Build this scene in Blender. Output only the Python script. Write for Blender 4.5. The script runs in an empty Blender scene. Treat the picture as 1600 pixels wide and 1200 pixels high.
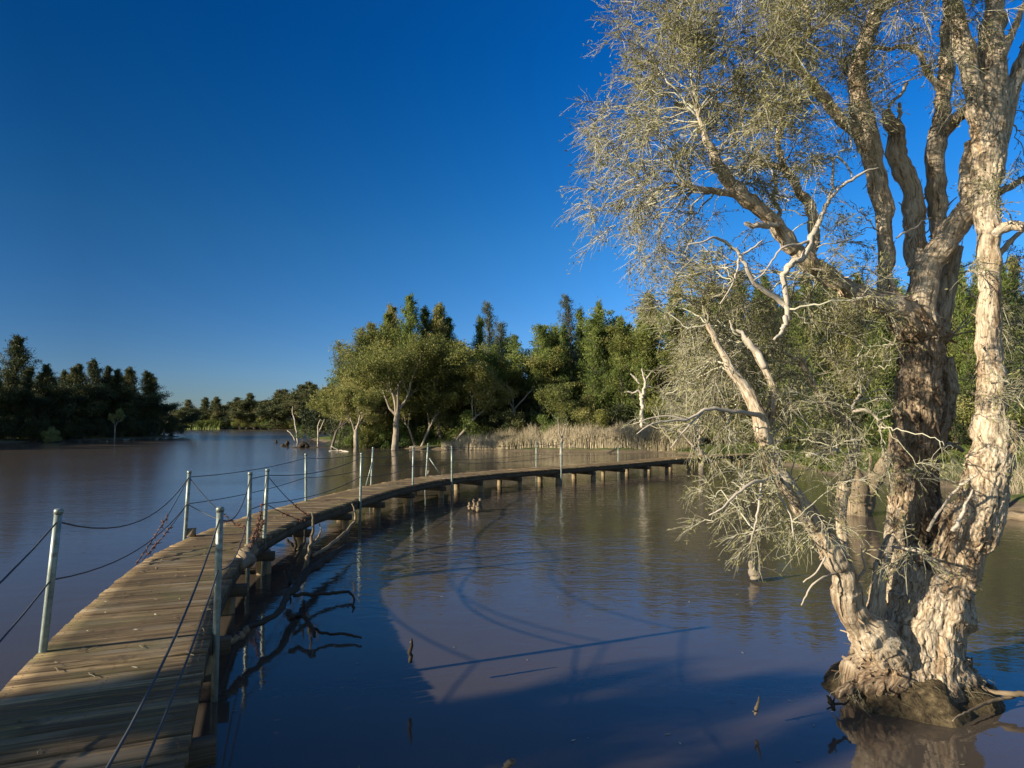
import bpy, math, random
import numpy as np
from mathutils import Vector

# ------------------------------------------------------------------ camera, world, sun, exposure
scene = bpy.context.scene
COL = scene.collection
W, H, F = 1600.0, 1200.0, 1000.0          # photo size and focal length in photo pixels
CAM_H, DECK_Z = 2.24, 0.54                 # water is z = 0
PITCH = math.atan(60.0 / F)
SUN_EL, SUN_DIR = math.radians(17.5), (-0.925, -0.38)   # horizontal direction TOWARDS the sun

cam_d = bpy.data.cameras.new("camera")
cam = bpy.data.objects.new("camera", cam_d)
COL.objects.link(cam)
cam.location = (0, 0, CAM_H)
cam.rotation_euler = (math.radians(90) + PITCH, 0, 0)
cam_d.sensor_width = 36.0
cam_d.lens = 36.0 * F / W
cam_d.clip_start = 0.05
cam_d.clip_end = 4000
scene.camera = cam

world = bpy.data.worlds.new("World")
scene.world = world
world.use_nodes = True
wn, wl = world.node_tree.nodes, world.node_tree.links
wn.clear()
sky = wn.new('ShaderNodeTexSky')
sky.sky_type = 'NISHITA'
sky.sun_disc = False
sky.sun_elevation = SUN_EL
sky.sun_rotation = math.atan2(SUN_DIR[0], SUN_DIR[1])
sky.air_density = 1.0
sky.dust_density = 0.15
sky.ozone_density = 3.0
sky.altitude = 50
gam = wn.new('ShaderNodeGamma'); gam.inputs[1].default_value = 1.0
hsv = wn.new('ShaderNodeHueSaturation')
hsv.inputs['Saturation'].default_value = 1.35
hsv.inputs['Value'].default_value = 1.0
bg = wn.new('ShaderNodeBackground'); bg.inputs[1].default_value = 0.0715
wo = wn.new('ShaderNodeOutputWorld')
wl.new(sky.outputs[0], gam.inputs[0]); wl.new(gam.outputs[0], hsv.inputs['Color'])
tcw = wn.new('ShaderNodeTexCoord'); sxw = wn.new('ShaderNodeSeparateXYZ'); wl.new(tcw.outputs['Generated'], sxw.inputs[0])
# deep polarised blue: the sky darkens upwards and away to the left of the lake
rmp = wn.new('ShaderNodeValToRGB'); rmp.color_ramp.elements.new(.27)
for e_, (p_, c_) in zip(rmp.color_ramp.elements, ((0.0, (.48, .60, 1.0)), (.27, (.45, .67, .86)), (.52, (.08, .565, .86)))):
    e_.position = p_; e_.color = (*c_, 1)
wl.new(sxw.outputs['Z'], rmp.inputs[0])
azm = wn.new('ShaderNodeMapRange'); wl.new(sxw.outputs['X'], azm.inputs[0])
for k_, v_ in ((1, -.55), (2, .22), (3, .60), (4, 1.42)): azm.inputs[k_].default_value = v_
m1 = wn.new('ShaderNodeVectorMath'); m1.operation = 'MULTIPLY'; wl.new(hsv.outputs[0], m1.inputs[0]); wl.new(rmp.outputs[0], m1.inputs[1])
m2 = wn.new('ShaderNodeVectorMath'); m2.operation = 'SCALE'; wl.new(m1.outputs[0], m2.inputs[0]); wl.new(azm.outputs[0], m2.inputs['Scale'])
# the deep band lies square to the sun, over the lake; overhead and behind it the sky stays ordinary
fy = wn.new('ShaderNodeMapRange'); fy.interpolation_type = 'SMOOTHSTEP'; wl.new(sxw.outputs['Y'], fy.inputs[0])
for k_, v_ in ((1, .0), (2, .5), (3, 0.0), (4, 1.0)): fy.inputs[k_].default_value = v_
fz = wn.new('ShaderNodeMapRange'); fz.interpolation_type = 'SMOOTHSTEP'; wl.new(sxw.outputs['Z'], fz.inputs[0])
for k_, v_ in ((1, .62), (2, .85), (3, 1.0), (4, 0.0)): fz.inputs[k_].default_value = v_
ff = wn.new('ShaderNodeMath'); ff.operation = 'MULTIPLY'; wl.new(fy.outputs[0], ff.inputs[0]); wl.new(fz.outputs[0], ff.inputs[1])
mxw = wn.new('ShaderNodeMix'); mxw.data_type = 'RGBA'; wl.new(ff.outputs[0], mxw.inputs[0]); wl.new(gam.outputs[0], mxw.inputs[6]); wl.new(m2.outputs[0], mxw.inputs[7])
wl.new(mxw.outputs[2], bg.inputs[0]); wl.new(bg.outputs[0], wo.inputs[0])

sun_d = bpy.data.lights.new("sun", 'SUN')
sun_d.energy = 5.0
sun_d.angle = math.radians(0.55)
sun_d.color = (1.0, 0.88, 0.68)
sun = bpy.data.objects.new("sun", sun_d)
COL.objects.link(sun)
sv = Vector((SUN_DIR[0] * math.cos(SUN_EL), SUN_DIR[1] * math.cos(SUN_EL), math.sin(SUN_EL)))
sun.rotation_euler = sv.to_track_quat('Z', 'Y').to_euler()
scene.view_settings.view_transform = 'Standard'
scene.view_settings.look = 'None'
scene.view_settings.gamma = 1
scene.view_settings.exposure = 1.02
scene.cycles.max_bounces = 6
scene.cycles.transparent_max_bounces = 4

# ------------------------------------------------------------------ helpers
cp, sp = math.cos(PITCH), math.sin(PITCH)
def ray(px, py):
    u, v = (px - W / 2) / F, (H / 2 - py) / F
    return np.array([u, cp - v * sp, sp + v * cp])
def P(px, py, Y):
    d = ray(px, py)
    return np.array([0, 0, CAM_H]) + d * (Y / d[1])
def G(px, py, z=0.0):
    d = ray(px, py)
    return np.array([0, 0, CAM_H]) + d * ((z - CAM_H) / d[2])

def _hash(ix, iy, iz):
    h = (ix.astype(np.int64) * 374761393 + iy.astype(np.int64) * 668265263 + iz.astype(np.int64) * 2147483647) & 0xffffffff
    h = ((h ^ (h >> 13)) * 1274126177) & 0xffffffff
    return ((h ^ (h >> 16)) & 0xffff) / 65535.0 * 2 - 1
def vnoise(p):
    p = np.asarray(p, float)
    i = np.floor(p).astype(np.int64); f = p - i
    f = f * f * f * (f * (f * 6 - 15) + 10)
    r = 0
    for dx in (0, 1):
        for dy in (0, 1):
            for dz in (0, 1):
                w = (f[:, 0] if dx else 1 - f[:, 0]) * (f[:, 1] if dy else 1 - f[:, 1]) * (f[:, 2] if dz else 1 - f[:, 2])
                r = r + w * _hash(i[:, 0] + dx, i[:, 1] + dy, i[:, 2] + dz)
    return r
def fbm(p, o=4):
    p = np.asarray(p, float); r = 0; a = 1
    for k in range(o):
        r = r + a * vnoise(p * (2.03 ** k) + 17.3 * k); a *= .5
    return r / 1.9

def catmull(pts, n_per=6):
    p = np.asarray(pts, float)
    if len(p) < 3:
        t = np.linspace(0, 1, n_per + 1)[:, None]
        return p[0] * (1 - t) + p[-1] * t
    q = np.vstack([2 * p[0] - p[1], p, 2 * p[-1] - p[-2]])
    out = []
    for i in range(1, len(q) - 2):
        for k in range(n_per):
            t = k / n_per
            a, b, c, d = q[i - 1], q[i], q[i + 1], q[i + 2]
            out.append(.5 * ((2 * b) + (-a + c) * t + (2 * a - 5 * b + 4 * c - d) * t * t + (-a + 3 * b - 3 * c + d) * t ** 3))
    out.append(p[-1])
    return np.array(out)

class MB:
    """collects geometry for one mesh: verts, tris/quads, a per-vertex tint and a vector coordinate"""
    def __init__(s): s.v = []; s.q = []; s.t = []; s.tint = []; s.vc = []; s.n = 0; s.mi = []; s.mit = []
    def add(s, v, q=None, t=None, tint=0.5, vc=None, mi=0):
        v = np.asarray(v, float).reshape(-1, 3)
        s.v.append(v)
        s.tint.append(np.full(len(v), tint) if np.isscalar(tint) else np.asarray(tint))
        s.vc.append(v.copy() if vc is None else np.asarray(vc))
        if q is not None and len(q):
            q = np.asarray(q).reshape(-1, 4); s.q.append(q + s.n); s.mi.append(np.full(len(q), mi))
        if t is not None and len(t):
            t = np.asarray(t).reshape(-1, 3); s.t.append(t + s.n); s.mit.append(np.full(len(t), mi))
        s.n += len(v)
    def tube(s, pts, r, sides=8, tint=0.5, cap=True, mi=0, wob=0.0, rng=None):
        pts = np.asarray(pts, float); n = len(pts)
        r = np.full(n, r) if np.isscalar(r) else np.asarray(r, float)
        tg = np.gradient(pts, axis=0); tg /= np.linalg.norm(tg, axis=1)[:, None] + 1e-9
        ref = np.array([0, 0, 1.0]) if abs(tg[0][2]) < .9 else np.array([1.0, 0, 0])
        a = np.cross(tg[0], ref); a /= np.linalg.norm(a)
        A = [a]
        for i in range(1, n):
            a = A[-1] - tg[i] * np.dot(A[-1], tg[i]); a /= np.linalg.norm(a) + 1e-9; A.append(a)
        A = np.array(A); B = np.cross(tg, A)
        th = np.arange(sides) * 2 * math.pi / sides
        rr = r[:, None] * np.ones(sides)
        if wob and rng is not None: rr = rr * (1 + wob * rng.uniform(-1, 1, rr.shape))
        v = pts[:, None, :] + rr[..., None] * (np.cos(th)[None, :, None] * A[:, None, :] + np.sin(th)[None, :, None] * B[:, None, :])
        L = np.concatenate([[0], np.cumsum(np.linalg.norm(np.diff(pts, axis=0), axis=1))])
        vc = np.stack([np.broadcast_to(np.cos(th) * r.mean(), (n, sides)), np.broadcast_to(np.sin(th) * r.mean(), (n, sides)), np.broadcast_to(L[:, None] + 7 * len(s.v), (n, sides))], -1).reshape(-1, 3)
        i, j = np.meshgrid(np.arange(n - 1), np.arange(sides), indexing='ij'); j2 = (j + 1) % sides
        q = np.stack([i * sides + j, i * sides + j2, (i + 1) * sides + j2, (i + 1) * sides + j], -1).reshape(-1, 4)
        v = v.reshape(-1, 3); t = []
        if cap:
            v = np.vstack([v, pts[0], pts[-1]]); vc = np.vstack([vc, vc[0], vc[-1]]); c0, c1 = n * sides, n * sides + 1
            for k in range(sides):
                k2 = (k + 1) % sides
                t.append((c0, k2, k)); t.append((c1, (n - 1) * sides + k, (n - 1) * sides + k2))
        s.add(v, q, t, tint, vc, mi)
    def twigs(s, Pt, R, tint, mi=0):
        """Pt (N,k,3) polylines, R (N,k) radii, three-sided"""
        N, k, _ = Pt.shape
        if N == 0: return
        tg = np.gradient(Pt, axis=1); tg /= np.linalg.norm(tg, axis=2, keepdims=True) + 1e-9
        ref = np.where(np.abs(tg[..., 2:3]) < .9, np.array([0, 0, 1.0]), np.array([1.0, 0, 0]))
        A = np.cross(tg, ref); A /= np.linalg.norm(A, axis=2, keepdims=True) + 1e-9
        B = np.cross(tg, A)
        th = np.arange(3) * 2 * math.pi / 3
        v = Pt[:, :, None, :] + R[:, :, None, None] * (np.cos(th)[:, None] * A[:, :, None, :] + np.sin(th)[:, None] * B[:, :, None, :])
        base = (np.arange(N) * k * 3)[:, None, None]
        i = np.arange(k - 1)[None, :, None] * 3; j = np.arange(3)[None, None, :]; j2 = (j + 1) % 3
        q = np.stack([base + i + j, base + i + j2, base + i + 3 + j2, base + i + 3 + j], -1).reshape(-1, 4)
        s.add(v.reshape(-1, 3), q, None, np.repeat(tint, k * 3) if not np.isscalar(tint) else tint, None, mi)
    def leaves(s, c, d, L, Wd, tint, rng, mi=0):
        """rhombic leaves: centre c (N,3), direction d (N,3), length L, width Wd"""
        N = len(c)
        if N == 0: return
        d = d / (np.linalg.norm(d, axis=1, keepdims=True) + 1e-9)
        sd = np.cross(d, rng.normal(size=(N, 3))); sd /= np.linalg.norm(sd, axis=1, keepdims=True) + 1e-9
        nn = np.cross(d, sd)
        L = np.broadcast_to(L, N)[:, None]; Wd = np.broadcast_to(Wd, N)[:, None]
        v = np.stack([c - d * L / 2, c - sd * Wd / 2 + nn * L * .06, c + d * L / 2, c + sd * Wd / 2 + nn * L * .06], 1).reshape(-1, 3)
        q = np.arange(N * 4).reshape(-1, 4)
        s.add(v, q, None, np.repeat(tint, 4) if not np.isscalar(tint) else tint, None, mi)
    def box(s, c, ax, ay, az, tint=.5, mi=0, vc=None):
        c, ax, ay, az = [np.asarray(x, float) for x in (c, ax, ay, az)]
        v = [c + sx * ax + sy * ay + sz * az for sz in (-1, 1) for sy in (-1, 1) for sx in (-1, 1)]
        q = [(0, 2, 3, 1), (4, 5, 7, 6), (0, 1, 5, 4), (2, 6, 7, 3), (0, 4, 6, 2), (1, 3, 7, 5)]
        s.add(v, q, None, tint, vc, mi)
    def mesh(s, name):
        me = bpy.data.meshes.new(name)
        v = np.vstack(s.v)
        q = np.vstack(s.q) if s.q else np.zeros((0, 4), int)
        t = np.vstack(s.t) if s.t else np.zeros((0, 3), int)
        me.vertices.add(len(v)); me.vertices.foreach_set('co', v.astype(np.float32).ravel())
        me.loops.add(q.size + t.size); me.loops.foreach_set('vertex_index', np.concatenate([q.ravel(), t.ravel()]).astype(np.int32))
        me.polygons.add(len(q) + len(t))
        ls = np.concatenate([np.arange(len(q)) * 4, q.size + np.arange(len(t)) * 3]).astype(np.int32)
        me.polygons.foreach_set('loop_start', ls)
        mi = np.concatenate([np.concatenate(s.mi) if s.mi else [], np.concatenate(s.mit) if s.mit else []]).astype(np.int32)
        me.polygons.foreach_set('material_index', mi)
        me.update(calc_edges=True)
        a = me.attributes.new('tint', 'FLOAT', 'POINT'); a.data.foreach_set('value', np.concatenate(s.tint).astype(np.float32))
        a = me.attributes.new('wc', 'FLOAT_VECTOR', 'POINT'); a.data.foreach_set('vector', np.vstack(s.vc).astype(np.float32).ravel())
        return me
    def build(s, name, mat, parent=None, smooth=False):
        me = s.mesh(name)
        for m in (mat if isinstance(mat, (list, tuple)) else [mat]): me.materials.append(m)
        if smooth: me.polygons.foreach_set('use_smooth', np.ones(len(me.polygons), bool))
        o = bpy.data.objects.new(name, me); COL.objects.link(o)
        if parent: o.parent = parent
        return o

def tag(o, label=None, cat=None, group=None, kind=None):
    if label: o['label'] = label
    if cat: o['category'] = cat
    if group: o['group'] = group
    if kind: o['kind'] = kind
    return o
def empty(name, loc=(0, 0, 0), rz=0):
    o = bpy.data.objects.new(name, None); COL.objects.link(o); o.location = loc; o.rotation_euler = (0, 0, rz); return o
def children(o): return [c for c in bpy.data.objects if c.parent == o]
KIDS = {}
def copy_tree(o):
    r = o.copy(); COL.objects.link(r)
    kids = KIDS.setdefault(o.name, children(o))
    for c in kids:
        k = c.copy(); COL.objects.link(k); k.parent = r
    return r

# ------------------------------------------------------------------ materials
class NT:
    def __init__(s, name):
        s.m = bpy.data.materials.new(name); s.m.use_nodes = True
        s.n, s.l = s.m.node_tree.nodes, s.m.node_tree.links
        s.n.clear(); s.out = s.n.new('ShaderNodeOutputMaterial')
        s.bs = s.n.new('ShaderNodeBsdfPrincipled'); s.l.new(s.bs.outputs[0], s.out.inputs[0])
    def attr(s, name, vec=False):
        a = s.n.new('ShaderNodeAttribute'); a.attribute_name = name; return a.outputs['Vector' if vec else 'Fac']
    def obj(s): return s.n.new('ShaderNodeTexCoord').outputs['Object']
    def pos(s): return s.n.new('ShaderNodeNewGeometry').outputs['Position']
    def map(s, src, scale):
        m = s.n.new('ShaderNodeMapping'); m.inputs['Scale'].default_value = scale; s.l.new(src, m.inputs[0]); return m.outputs[0]
    def noise(s, src, scale, det=4, rough=.55, dist=0):
        t = s.n.new('ShaderNodeTexNoise'); t.inputs['Scale'].default_value = scale; t.inputs['Detail'].default_value = det
        t.inputs['Roughness'].default_value = rough; t.inputs['Distortion'].default_value = dist
        if src is not None: s.l.new(src, t.inputs['Vector'])
        return t.outputs['Fac']
    def ramp(s, fac, stops, interp='LINEAR'):
        r = s.n.new('ShaderNodeValToRGB'); e = r.color_ramp; e.interpolation = interp
        while len(e.elements) < len(stops): e.elements.new(.5)
        for el, (p, c) in zip(e.elements, stops):
            el.position = p; el.color = (c, c, c, 1) if np.isscalar(c) else (*c, 1)
        s.l.new(fac, r.inputs[0]); return r.outputs[0]
    def mix(s, f, a, b, mode='MIX'):
        m = s.n.new('ShaderNodeMix'); m.data_type = 'RGBA'; m.blend_type = mode; m.clamp_factor = True
        for inp, v in ((m.inputs[0], f), (m.inputs[6], a), (m.inputs[7], b)):
            if isinstance(v, bpy.types.NodeSocket): s.l.new(v, inp)
            elif inp is m.inputs[0]: inp.default_value = v
            else: inp.default_value = (*v, 1)
        return m.outputs[2]
    def math(s, op, a, b=None):
        m = s.n.new('ShaderNodeMath'); m.operation = op
        for inp, v in ((m.inputs[0], a), (m.inputs[1], b)):
            if v is None: continue
            if isinstance(v, bpy.types.NodeSocket): s.l.new(v, inp)
            else: inp.default_value = v
        return m.outputs[0]
    def bump(s, h, strength, dist, nrm=None):
        b = s.n.new('ShaderNodeBump'); b.inputs['Distance'].default_value = dist
        if isinstance(strength, bpy.types.NodeSocket): s.l.new(strength, b.inputs['Strength'])
        else: b.inputs['Strength'].default_value = strength
        s.l.new(h, b.inputs['Height'])
        if nrm is not None: s.l.new(nrm, b.inputs['Normal'])
        return b.outputs[0]
    def set(s, color=None, rough=None, normal=None, spec=None):
        for k, v in (('Base Color', color), ('Roughness', rough), ('Normal', normal), ('Specular IOR Level', spec)):
            if v is None: continue
            if isinstance(v, bpy.types.NodeSocket): s.l.new(v, s.bs.inputs[k])
            elif k == 'Base Color': s.bs.inputs[k].default_value = (*v, 1)
            else: s.bs.inputs[k].default_value = v
        return s

def foliage_mat(name, c0, c1, c2, trans=.35, nscale=.6):
    if trans >= .3: trans = .42
    n = NT(name)
    t = n.attr('tint')
    big = n.noise(n.obj(), nscale, 3)
    f = n.math('ADD', n.math('MULTIPLY', t, .6), n.math('MULTIPLY', big, .5))
    oi = n.n.new('ShaderNodeObjectInfo').outputs['Random']
    f = n.math('ADD', f, n.math('MULTIPLY', n.math('SUBTRACT', oi, .5), .25))
    c = n.ramp(f, [(.25, c0), (.55, c1), (.85, c2)])
    n.set(c, .6, spec=.25)
    tr = n.n.new('ShaderNodeBsdfTranslucent'); n.l.new(c, tr.inputs[0])
    mx = n.n.new('ShaderNodeMixShader'); mx.inputs[0].default_value = trans
    n.l.new(n.bs.outputs[0], mx.inputs[1]); n.l.new(tr.outputs[0], mx.inputs[2]); n.l.new(mx.outputs[0], n.out.inputs[0])
    return n.m

M = {}
# water: turbid brown body under a clear rippled surface
n = NT('lake_water')
p = n.pos()
w1 = n.noise(n.map(p, (1.0, 1.6, 1)), 2.2, 3, .5, .6)
w2 = n.noise(n.map(p, (1.0, 1.9, 1)), 7.0, 3, .55, .4)
w3 = n.noise(n.map(p, (1.0, 1.5, 1)), .55, 2, .5)
patch = n.ramp(n.noise(n.map(p, (.5, 1.0, 1)), .16, 2), [(.35, .25), (.62, 1.0)])
dist = n.n.new('ShaderNodeSeparateXYZ'); n.l.new(p, dist.inputs[0])
dy = n.n.new('ShaderNodeMapRange'); n.l.new(dist.outputs['Y'], dy.inputs[0])
dy.inputs[1].default_value = 5.5; dy.inputs[2].default_value = 12; dy.inputs[3].default_value = .16; dy.inputs[4].default_value = 1.0
wx = n.n.new('ShaderNodeMapRange'); n.l.new(dist.outputs['X'], wx.inputs[0])     # long smooth ripples on the open lake
wx.inputs[1].default_value = -8.0; wx.inputs[2].default_value = -3.0; wx.inputs[3].default_value = .6; wx.inputs[4].default_value = 1.0
hh = n.math('ADD', n.math('ADD', n.math('MULTIPLY', w1, .55), n.math('MULTIPLY', w2, .22)), n.math('MULTIPLY', w3, .5))
nb = n.bump(n.math('MULTIPLY', hh, wx.outputs[0]), n.math('MULTIPLY', patch, dy.outputs[0]), .030)
mud = n.ramp(n.noise(n.map(p, (1, 1, 1)), .4, 3), [(.3, (.062, .050, .040)), (.7, (.077, .061, .047))])
rx = n.n.new('ShaderNodeMapRange'); rx.interpolation_type = 'SMOOTHSTEP'; n.l.new(dist.outputs['X'], rx.inputs[0])
rx.inputs[1].default_value = -13.0; rx.inputs[2].default_value = -4.0; rx.inputs[3].default_value = .15; rx.inputs[4].default_value = .035
n.set(mud, rx.outputs[0], nb); n.bs.inputs['IOR'].default_value = 1.42
M['water'] = n.m
# ground
n = NT('bank_ground')
p = n.pos()
sep = n.n.new('ShaderNodeSeparateXYZ'); n.l.new(p, sep.inputs[0])
mud = n.ramp(n.noise(p, 1.3, 6), [(.3, (.10, .075, .05)), (.7, (.19, .15, .10))])
gr = n.ramp(n.noise(p, 2.5, 6), [(.3, (.05, .065, .02)), (.55, (.09, .12, .03)), (.8, (.16, .14, .06))])
f = n.ramp(n.math('ADD', sep.outputs['Z'], n.math('MULTIPLY', n.noise(p, .7, 4), .3)), [(.26, 0.0), (.42, 1.0)])
n.set(n.mix(f, mud, gr), .95, n.bump(n.noise(p, 9, 6), .6, .08), .1)
M['ground'] = n.m
# weathered deck timber; wc = (along plank, across, id)
n = NT('deck_timber')
wc = n.attr('wc', True); t = n.attr('tint')
g = n.noise(n.map(wc, (2.2, 70, 1)), 1, 6, .65, .3)
g2 = n.noise(n.map(wc, (.9, 9, 1)), 1, 4, .6)
st = n.noise(n.pos(), 1.6, 5, .6)
c = n.ramp(n.math('ADD', n.math('MULTIPLY', g, .6), n.math('MULTIPLY', g2, .4)), [(.37, (.022, .014, .008)), (.5, (.15, .105, .056)), (.64, (.38, .27, .14))])
c = n.mix(n.math('MULTIPLY', t, .8), c, (.085, .058, .032))
c = n.mix(n.ramp(n.noise(n.map(wc, (.35, .1, 1)), 1.7, 3), [(.56, 0.0), (.66, .45)]), c, (.30, .26, .19))
c = n.mix(n.ramp(st, [(.5, 0.0), (.68, .6)]), c, (.10, .095, .035))
c = n.mix(n.ramp(n.noise(n.pos(), 5, 3), [(.62, 0.0), (.7, .55)]), c, (.055, .04, .028))
n.set(c, .85, n.bump(g, .7, .012), .2)
M['deck'] = n.m
def wood(name, a, b, scale=(30, 30, 3), bs=.6):
    n = NT(name)
    wc = n.attr('wc', True)
    g = n.noise(n.map(wc, scale), 1, 5, .65, .5)
    g2 = n.noise(n.pos(), 3, 4)
    c = n.ramp(n.math('ADD', n.math('MULTIPLY', g, .65), n.math('MULTIPLY', g2, .35)), [(.32, a), (.66, b)])
    n.set(c, .85, n.bump(g, bs, .015), .2)
    return n.m
M['pile'] = wood('pile_timber', (.07, .05, .03), (.34, .26, .15), (14, 14, 3))
M['beam'] = wood('beam_timber', (.035, .025, .018), (.12, .09, .06))
M['drift'] = wood('driftwood', (.07, .05, .03), (.30, .23, .15))
M['darkwood'] = wood('wet_wood', (.012, .01, .008), (.06, .045, .03))
M['greywood'] = wood('bleached_wood', (.26, .22, .17), (.56, .50, .42))
M['midbark'] = wood('pale_paperbark', (.07, .055, .04), (.40, .34, .26), (5, 5, 1.2))
M['darkbark'] = wood('grey_bark', (.06, .05, .04), (.22, .18, .14), (6, 6, 1.2))
n = NT('galvanised_steel')
g = n.noise(n.obj(), 14, 5)
rs = n.ramp(n.noise(n.obj(), 9, 6, .7), [(.56, 0.0), (.66, .8)])
n.set(n.mix(rs, n.ramp(g, [(.3, (.14, .17, .15)), (.7, (.29, .33, .29))]), (.11, .075, .045)), n.ramp(g, [(.3, .55), (.7, .35)])); n.bs.inputs['Metallic'].default_value = .35
M['steel'] = n.m
n = NT('dark_rope'); n.set((.035, .038, .042), .6, n.bump(n.noise(n.map(n.attr('wc', True), (1, 1, 160)), 1, 1), .5, .004)); M['rope'] = n.m
n = NT('rusty_wire'); n.set(n.ramp(n.noise(n.pos(), 60, 4), [(.35, (.06, .022, .012)), (.65, (.22, .09, .04))]), .9); M['rust'] = n.m
n = NT('root_mud'); g = n.noise(n.pos(), 22, 6, .65); g2 = n.noise(n.pos(), 4, 4)
n.set(n.ramp(n.math('ADD', n.math('MULTIPLY', g, .6), n.math('MULTIPLY', g2, .4)), [(.38, (.022, .016, .01)), (.55, (.10, .075, .04)), (.68, (.22, .17, .10))]), .9, n.bump(g, .9, .03), .2); M['mud'] = n.m
# hero paperbark: layered papery bark; wc is the coordinate along the limb
n = NT('layered_paperbark')
wc = n.attr('wc', True); t = n.attr('tint')
a = n.noise(n.map(wc, (9, 9, 5)), 1, 7, .62, .7)
b = n.noise(n.map(wc, (34, 34, 8)), 1, 6, .65, 1.0)
d = n.noise(n.map(wc, (3, 3, 1.6)), 1, 4, .6)
lay = n.ramp(n.math('ADD', n.math('MULTIPLY', a, .5), n.math('MULTIPLY', b, .5)),
             [(.36, (.035, .022, .014)), (.43, (.22, .14, .08)), (.49, (.38, .28, .175)), (.57, (.55, .45, .33)), (.70, (.68, .61, .51))])
grey = n.ramp(b, [(.35, (.12, .095, .065)), (.47, (.38, .31, .22)), (.62, (.58, .50, .39))])
col = n.mix(n.ramp(d, [(.42, 0.0), (.58, 1.0)]), lay, grey)
col = n.mix(t, col, n.ramp(b, [(.38, (.03, .02, .013)), (.52, (.15, .10, .06)), (.66, (.34, .25, .16))]))
n.set(col, .8, n.bump(n.math('ADD', a, n.math('MULTIPLY', b, .8)), .9, .02), .25)
M['bark'] = n.m
n = NT('bark_strip'); t = n.attr('tint')
n.set(n.ramp(t, [(0, (.07, .045, .028)), (.4, (.26, .18, .11)), (.75, (.50, .40, .28)), (1, (.62, .53, .42))]), .8, spec=.2); M['strip'] = n.m
n = NT('twig'); t = n.attr('tint')
n.set(n.ramp(t, [(0, (.09, .075, .05)), (.35, (.25, .225, .15)), (.7, (.42, .40, .30)), (1, (.58, .56, .46))]), .75, spec=.2); M['twig'] = n.m
M['leaf_hero'] = foliage_mat('hero_leaf', (.10, .11, .03), (.27, .26, .10), (.45, .42, .22), .3, 1.2)
M['leaf_mel'] = foliage_mat('melaleuca_leaf', (.075, .095, .025), (.21, .22, .058), (.37, .33, .13), .3, .35)
M['leaf_cas'] = foliage_mat('casuarina_leaf', (.05, .085, .027), (.155, .205, .05), (.29, .32, .09), .3, .3)
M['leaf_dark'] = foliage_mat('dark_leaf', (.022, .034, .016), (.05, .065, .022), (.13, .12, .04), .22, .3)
M['leaf_far'] = foliage_mat('far_leaf', (.035, .05, .022), (.09, .10, .035), (.17, .15, .07), .28, .25)
M['leaf_blue'] = foliage_mat('bluegreen_leaf', (.05, .075, .055), (.11, .15, .12), (.20, .24, .19), .3, .3)
M['leaf_pale'] = foliage_mat('pale_leaf', (.12, .12, .07), (.26, .25, .16), (.40, .37, .26), .3, .5)
M['grass'] = foliage_mat('grass_blade', (.06, .085, .02), (.14, .19, .04), (.28, .29, .09), .35, .3)
n = NT('dry_reed'); t = n.attr('tint')
n.set(n.ramp(t, [(0, (.12, .11, .06)), (.4, (.36, .30, .19)), (1, (.60, .51, .36))]), .8, spec=.2); M['reed'] = n.m

# ------------------------------------------------------------------ terrain and water
RIGHT = np.array([(-26, 82), (-20, 72), (-14, 60.5), (-8.5, 55), (-2.5, 51), (4.7, 48), (11, 47.2), (13.5, 43), (14.8, 36), (13.6, 28), (14.6, 25.5), (14.8, 21.5), (13.2, 16.6), (15, 14.2), (24, 10), (60, 2), (420, -40), (420, 900), (20, 900), (-20, 300), (-30, 130)], float)
LEFT = np.array([(-51, 98), (-52.5, 88), (-56, 71), (-57, 50), (-60, 25), (-75, -40), (-420, -60), (-420, 230), (-150, 160), (-70, 112), (-55, 104)], float)
FAR = np.array([(-420, 205), (-160, 215), (-115, 208), (-80, 200), (-50, 196), (-30, 185), (-22, 150), (-12, 150), (20, 900), (-420, 900)], float)
NEAR = np.array([(-40, -2.6), (-24, -.9), (-15, -.9), (-11, -1.6), (-6, -2.4), (-1, -2.6), (6, -2.4), (16, -4), (40, -5), (90, -50), (-80, -50)], float)
def sdist(pts, poly):
    x, y = pts[:, 0], pts[:, 1]
    d = np.full(len(pts), 1e9); ins = np.zeros(len(pts), bool)
    for i in range(len(poly)):
        a, b = poly[i], poly[(i + 1) % len(poly)]
        e = b - a; w = pts - a
        tt = np.clip((w @ e) / (e @ e), 0, 1)
        d = np.minimum(d, np.linalg.norm(w - tt[:, None] * e, axis=1))
        c = ((a[1] > y) != (b[1] > y)) & (x < (b[0] - a[0]) * (y - a[1]) / ((b[1] - a[1]) if b[1] != a[1] else 1e-9) + a[0])
        ins ^= c
    return np.where(ins, d, -d)
def land(x, y):
    p = np.stack([np.ravel(x), np.ravel(y)], 1).astype(float)
    wob = .7 * vnoise(np.stack([p[:, 0] * .35, p[:, 1] * .35, p[:, 0] * 0], 1)) + .25 * vnoise(np.stack([p[:, 0] * 1.3, p[:, 1] * 1.3, p[:, 0] * 0 + 5], 1))
    d = np.maximum.reduce([sdist(p, q) for q in (RIGHT, LEFT, FAR, NEAR)]) + wob
    z = np.where(d > 0, .10 + .42 * (1 - np.exp(-d / 2.2)) + .012 * np.clip(d, 0, 60), -.06 + .25 * np.maximum(d, -4))
    z = np.where(d > 0, z + .06 * vnoise(np.stack([p[:, 0], p[:, 1], p[:, 0] * 0], 1)), z)
    k = np.clip((d + .35) / .7, 0, 1)
    return np.where(np.abs(d) < .35, -.12 * (1 - k) + .17 * k, z)
def axis(lo, hi, a, b, step):
    c = list(np.arange(a, b + .01, step)); s = step
    x = a
    while x > lo: s *= 1.18; x -= s; c.insert(0, x)
    s = step; x = b
    while x < hi: s *= 1.18; x += s; c.append(x)
    return np.array(c)
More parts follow.
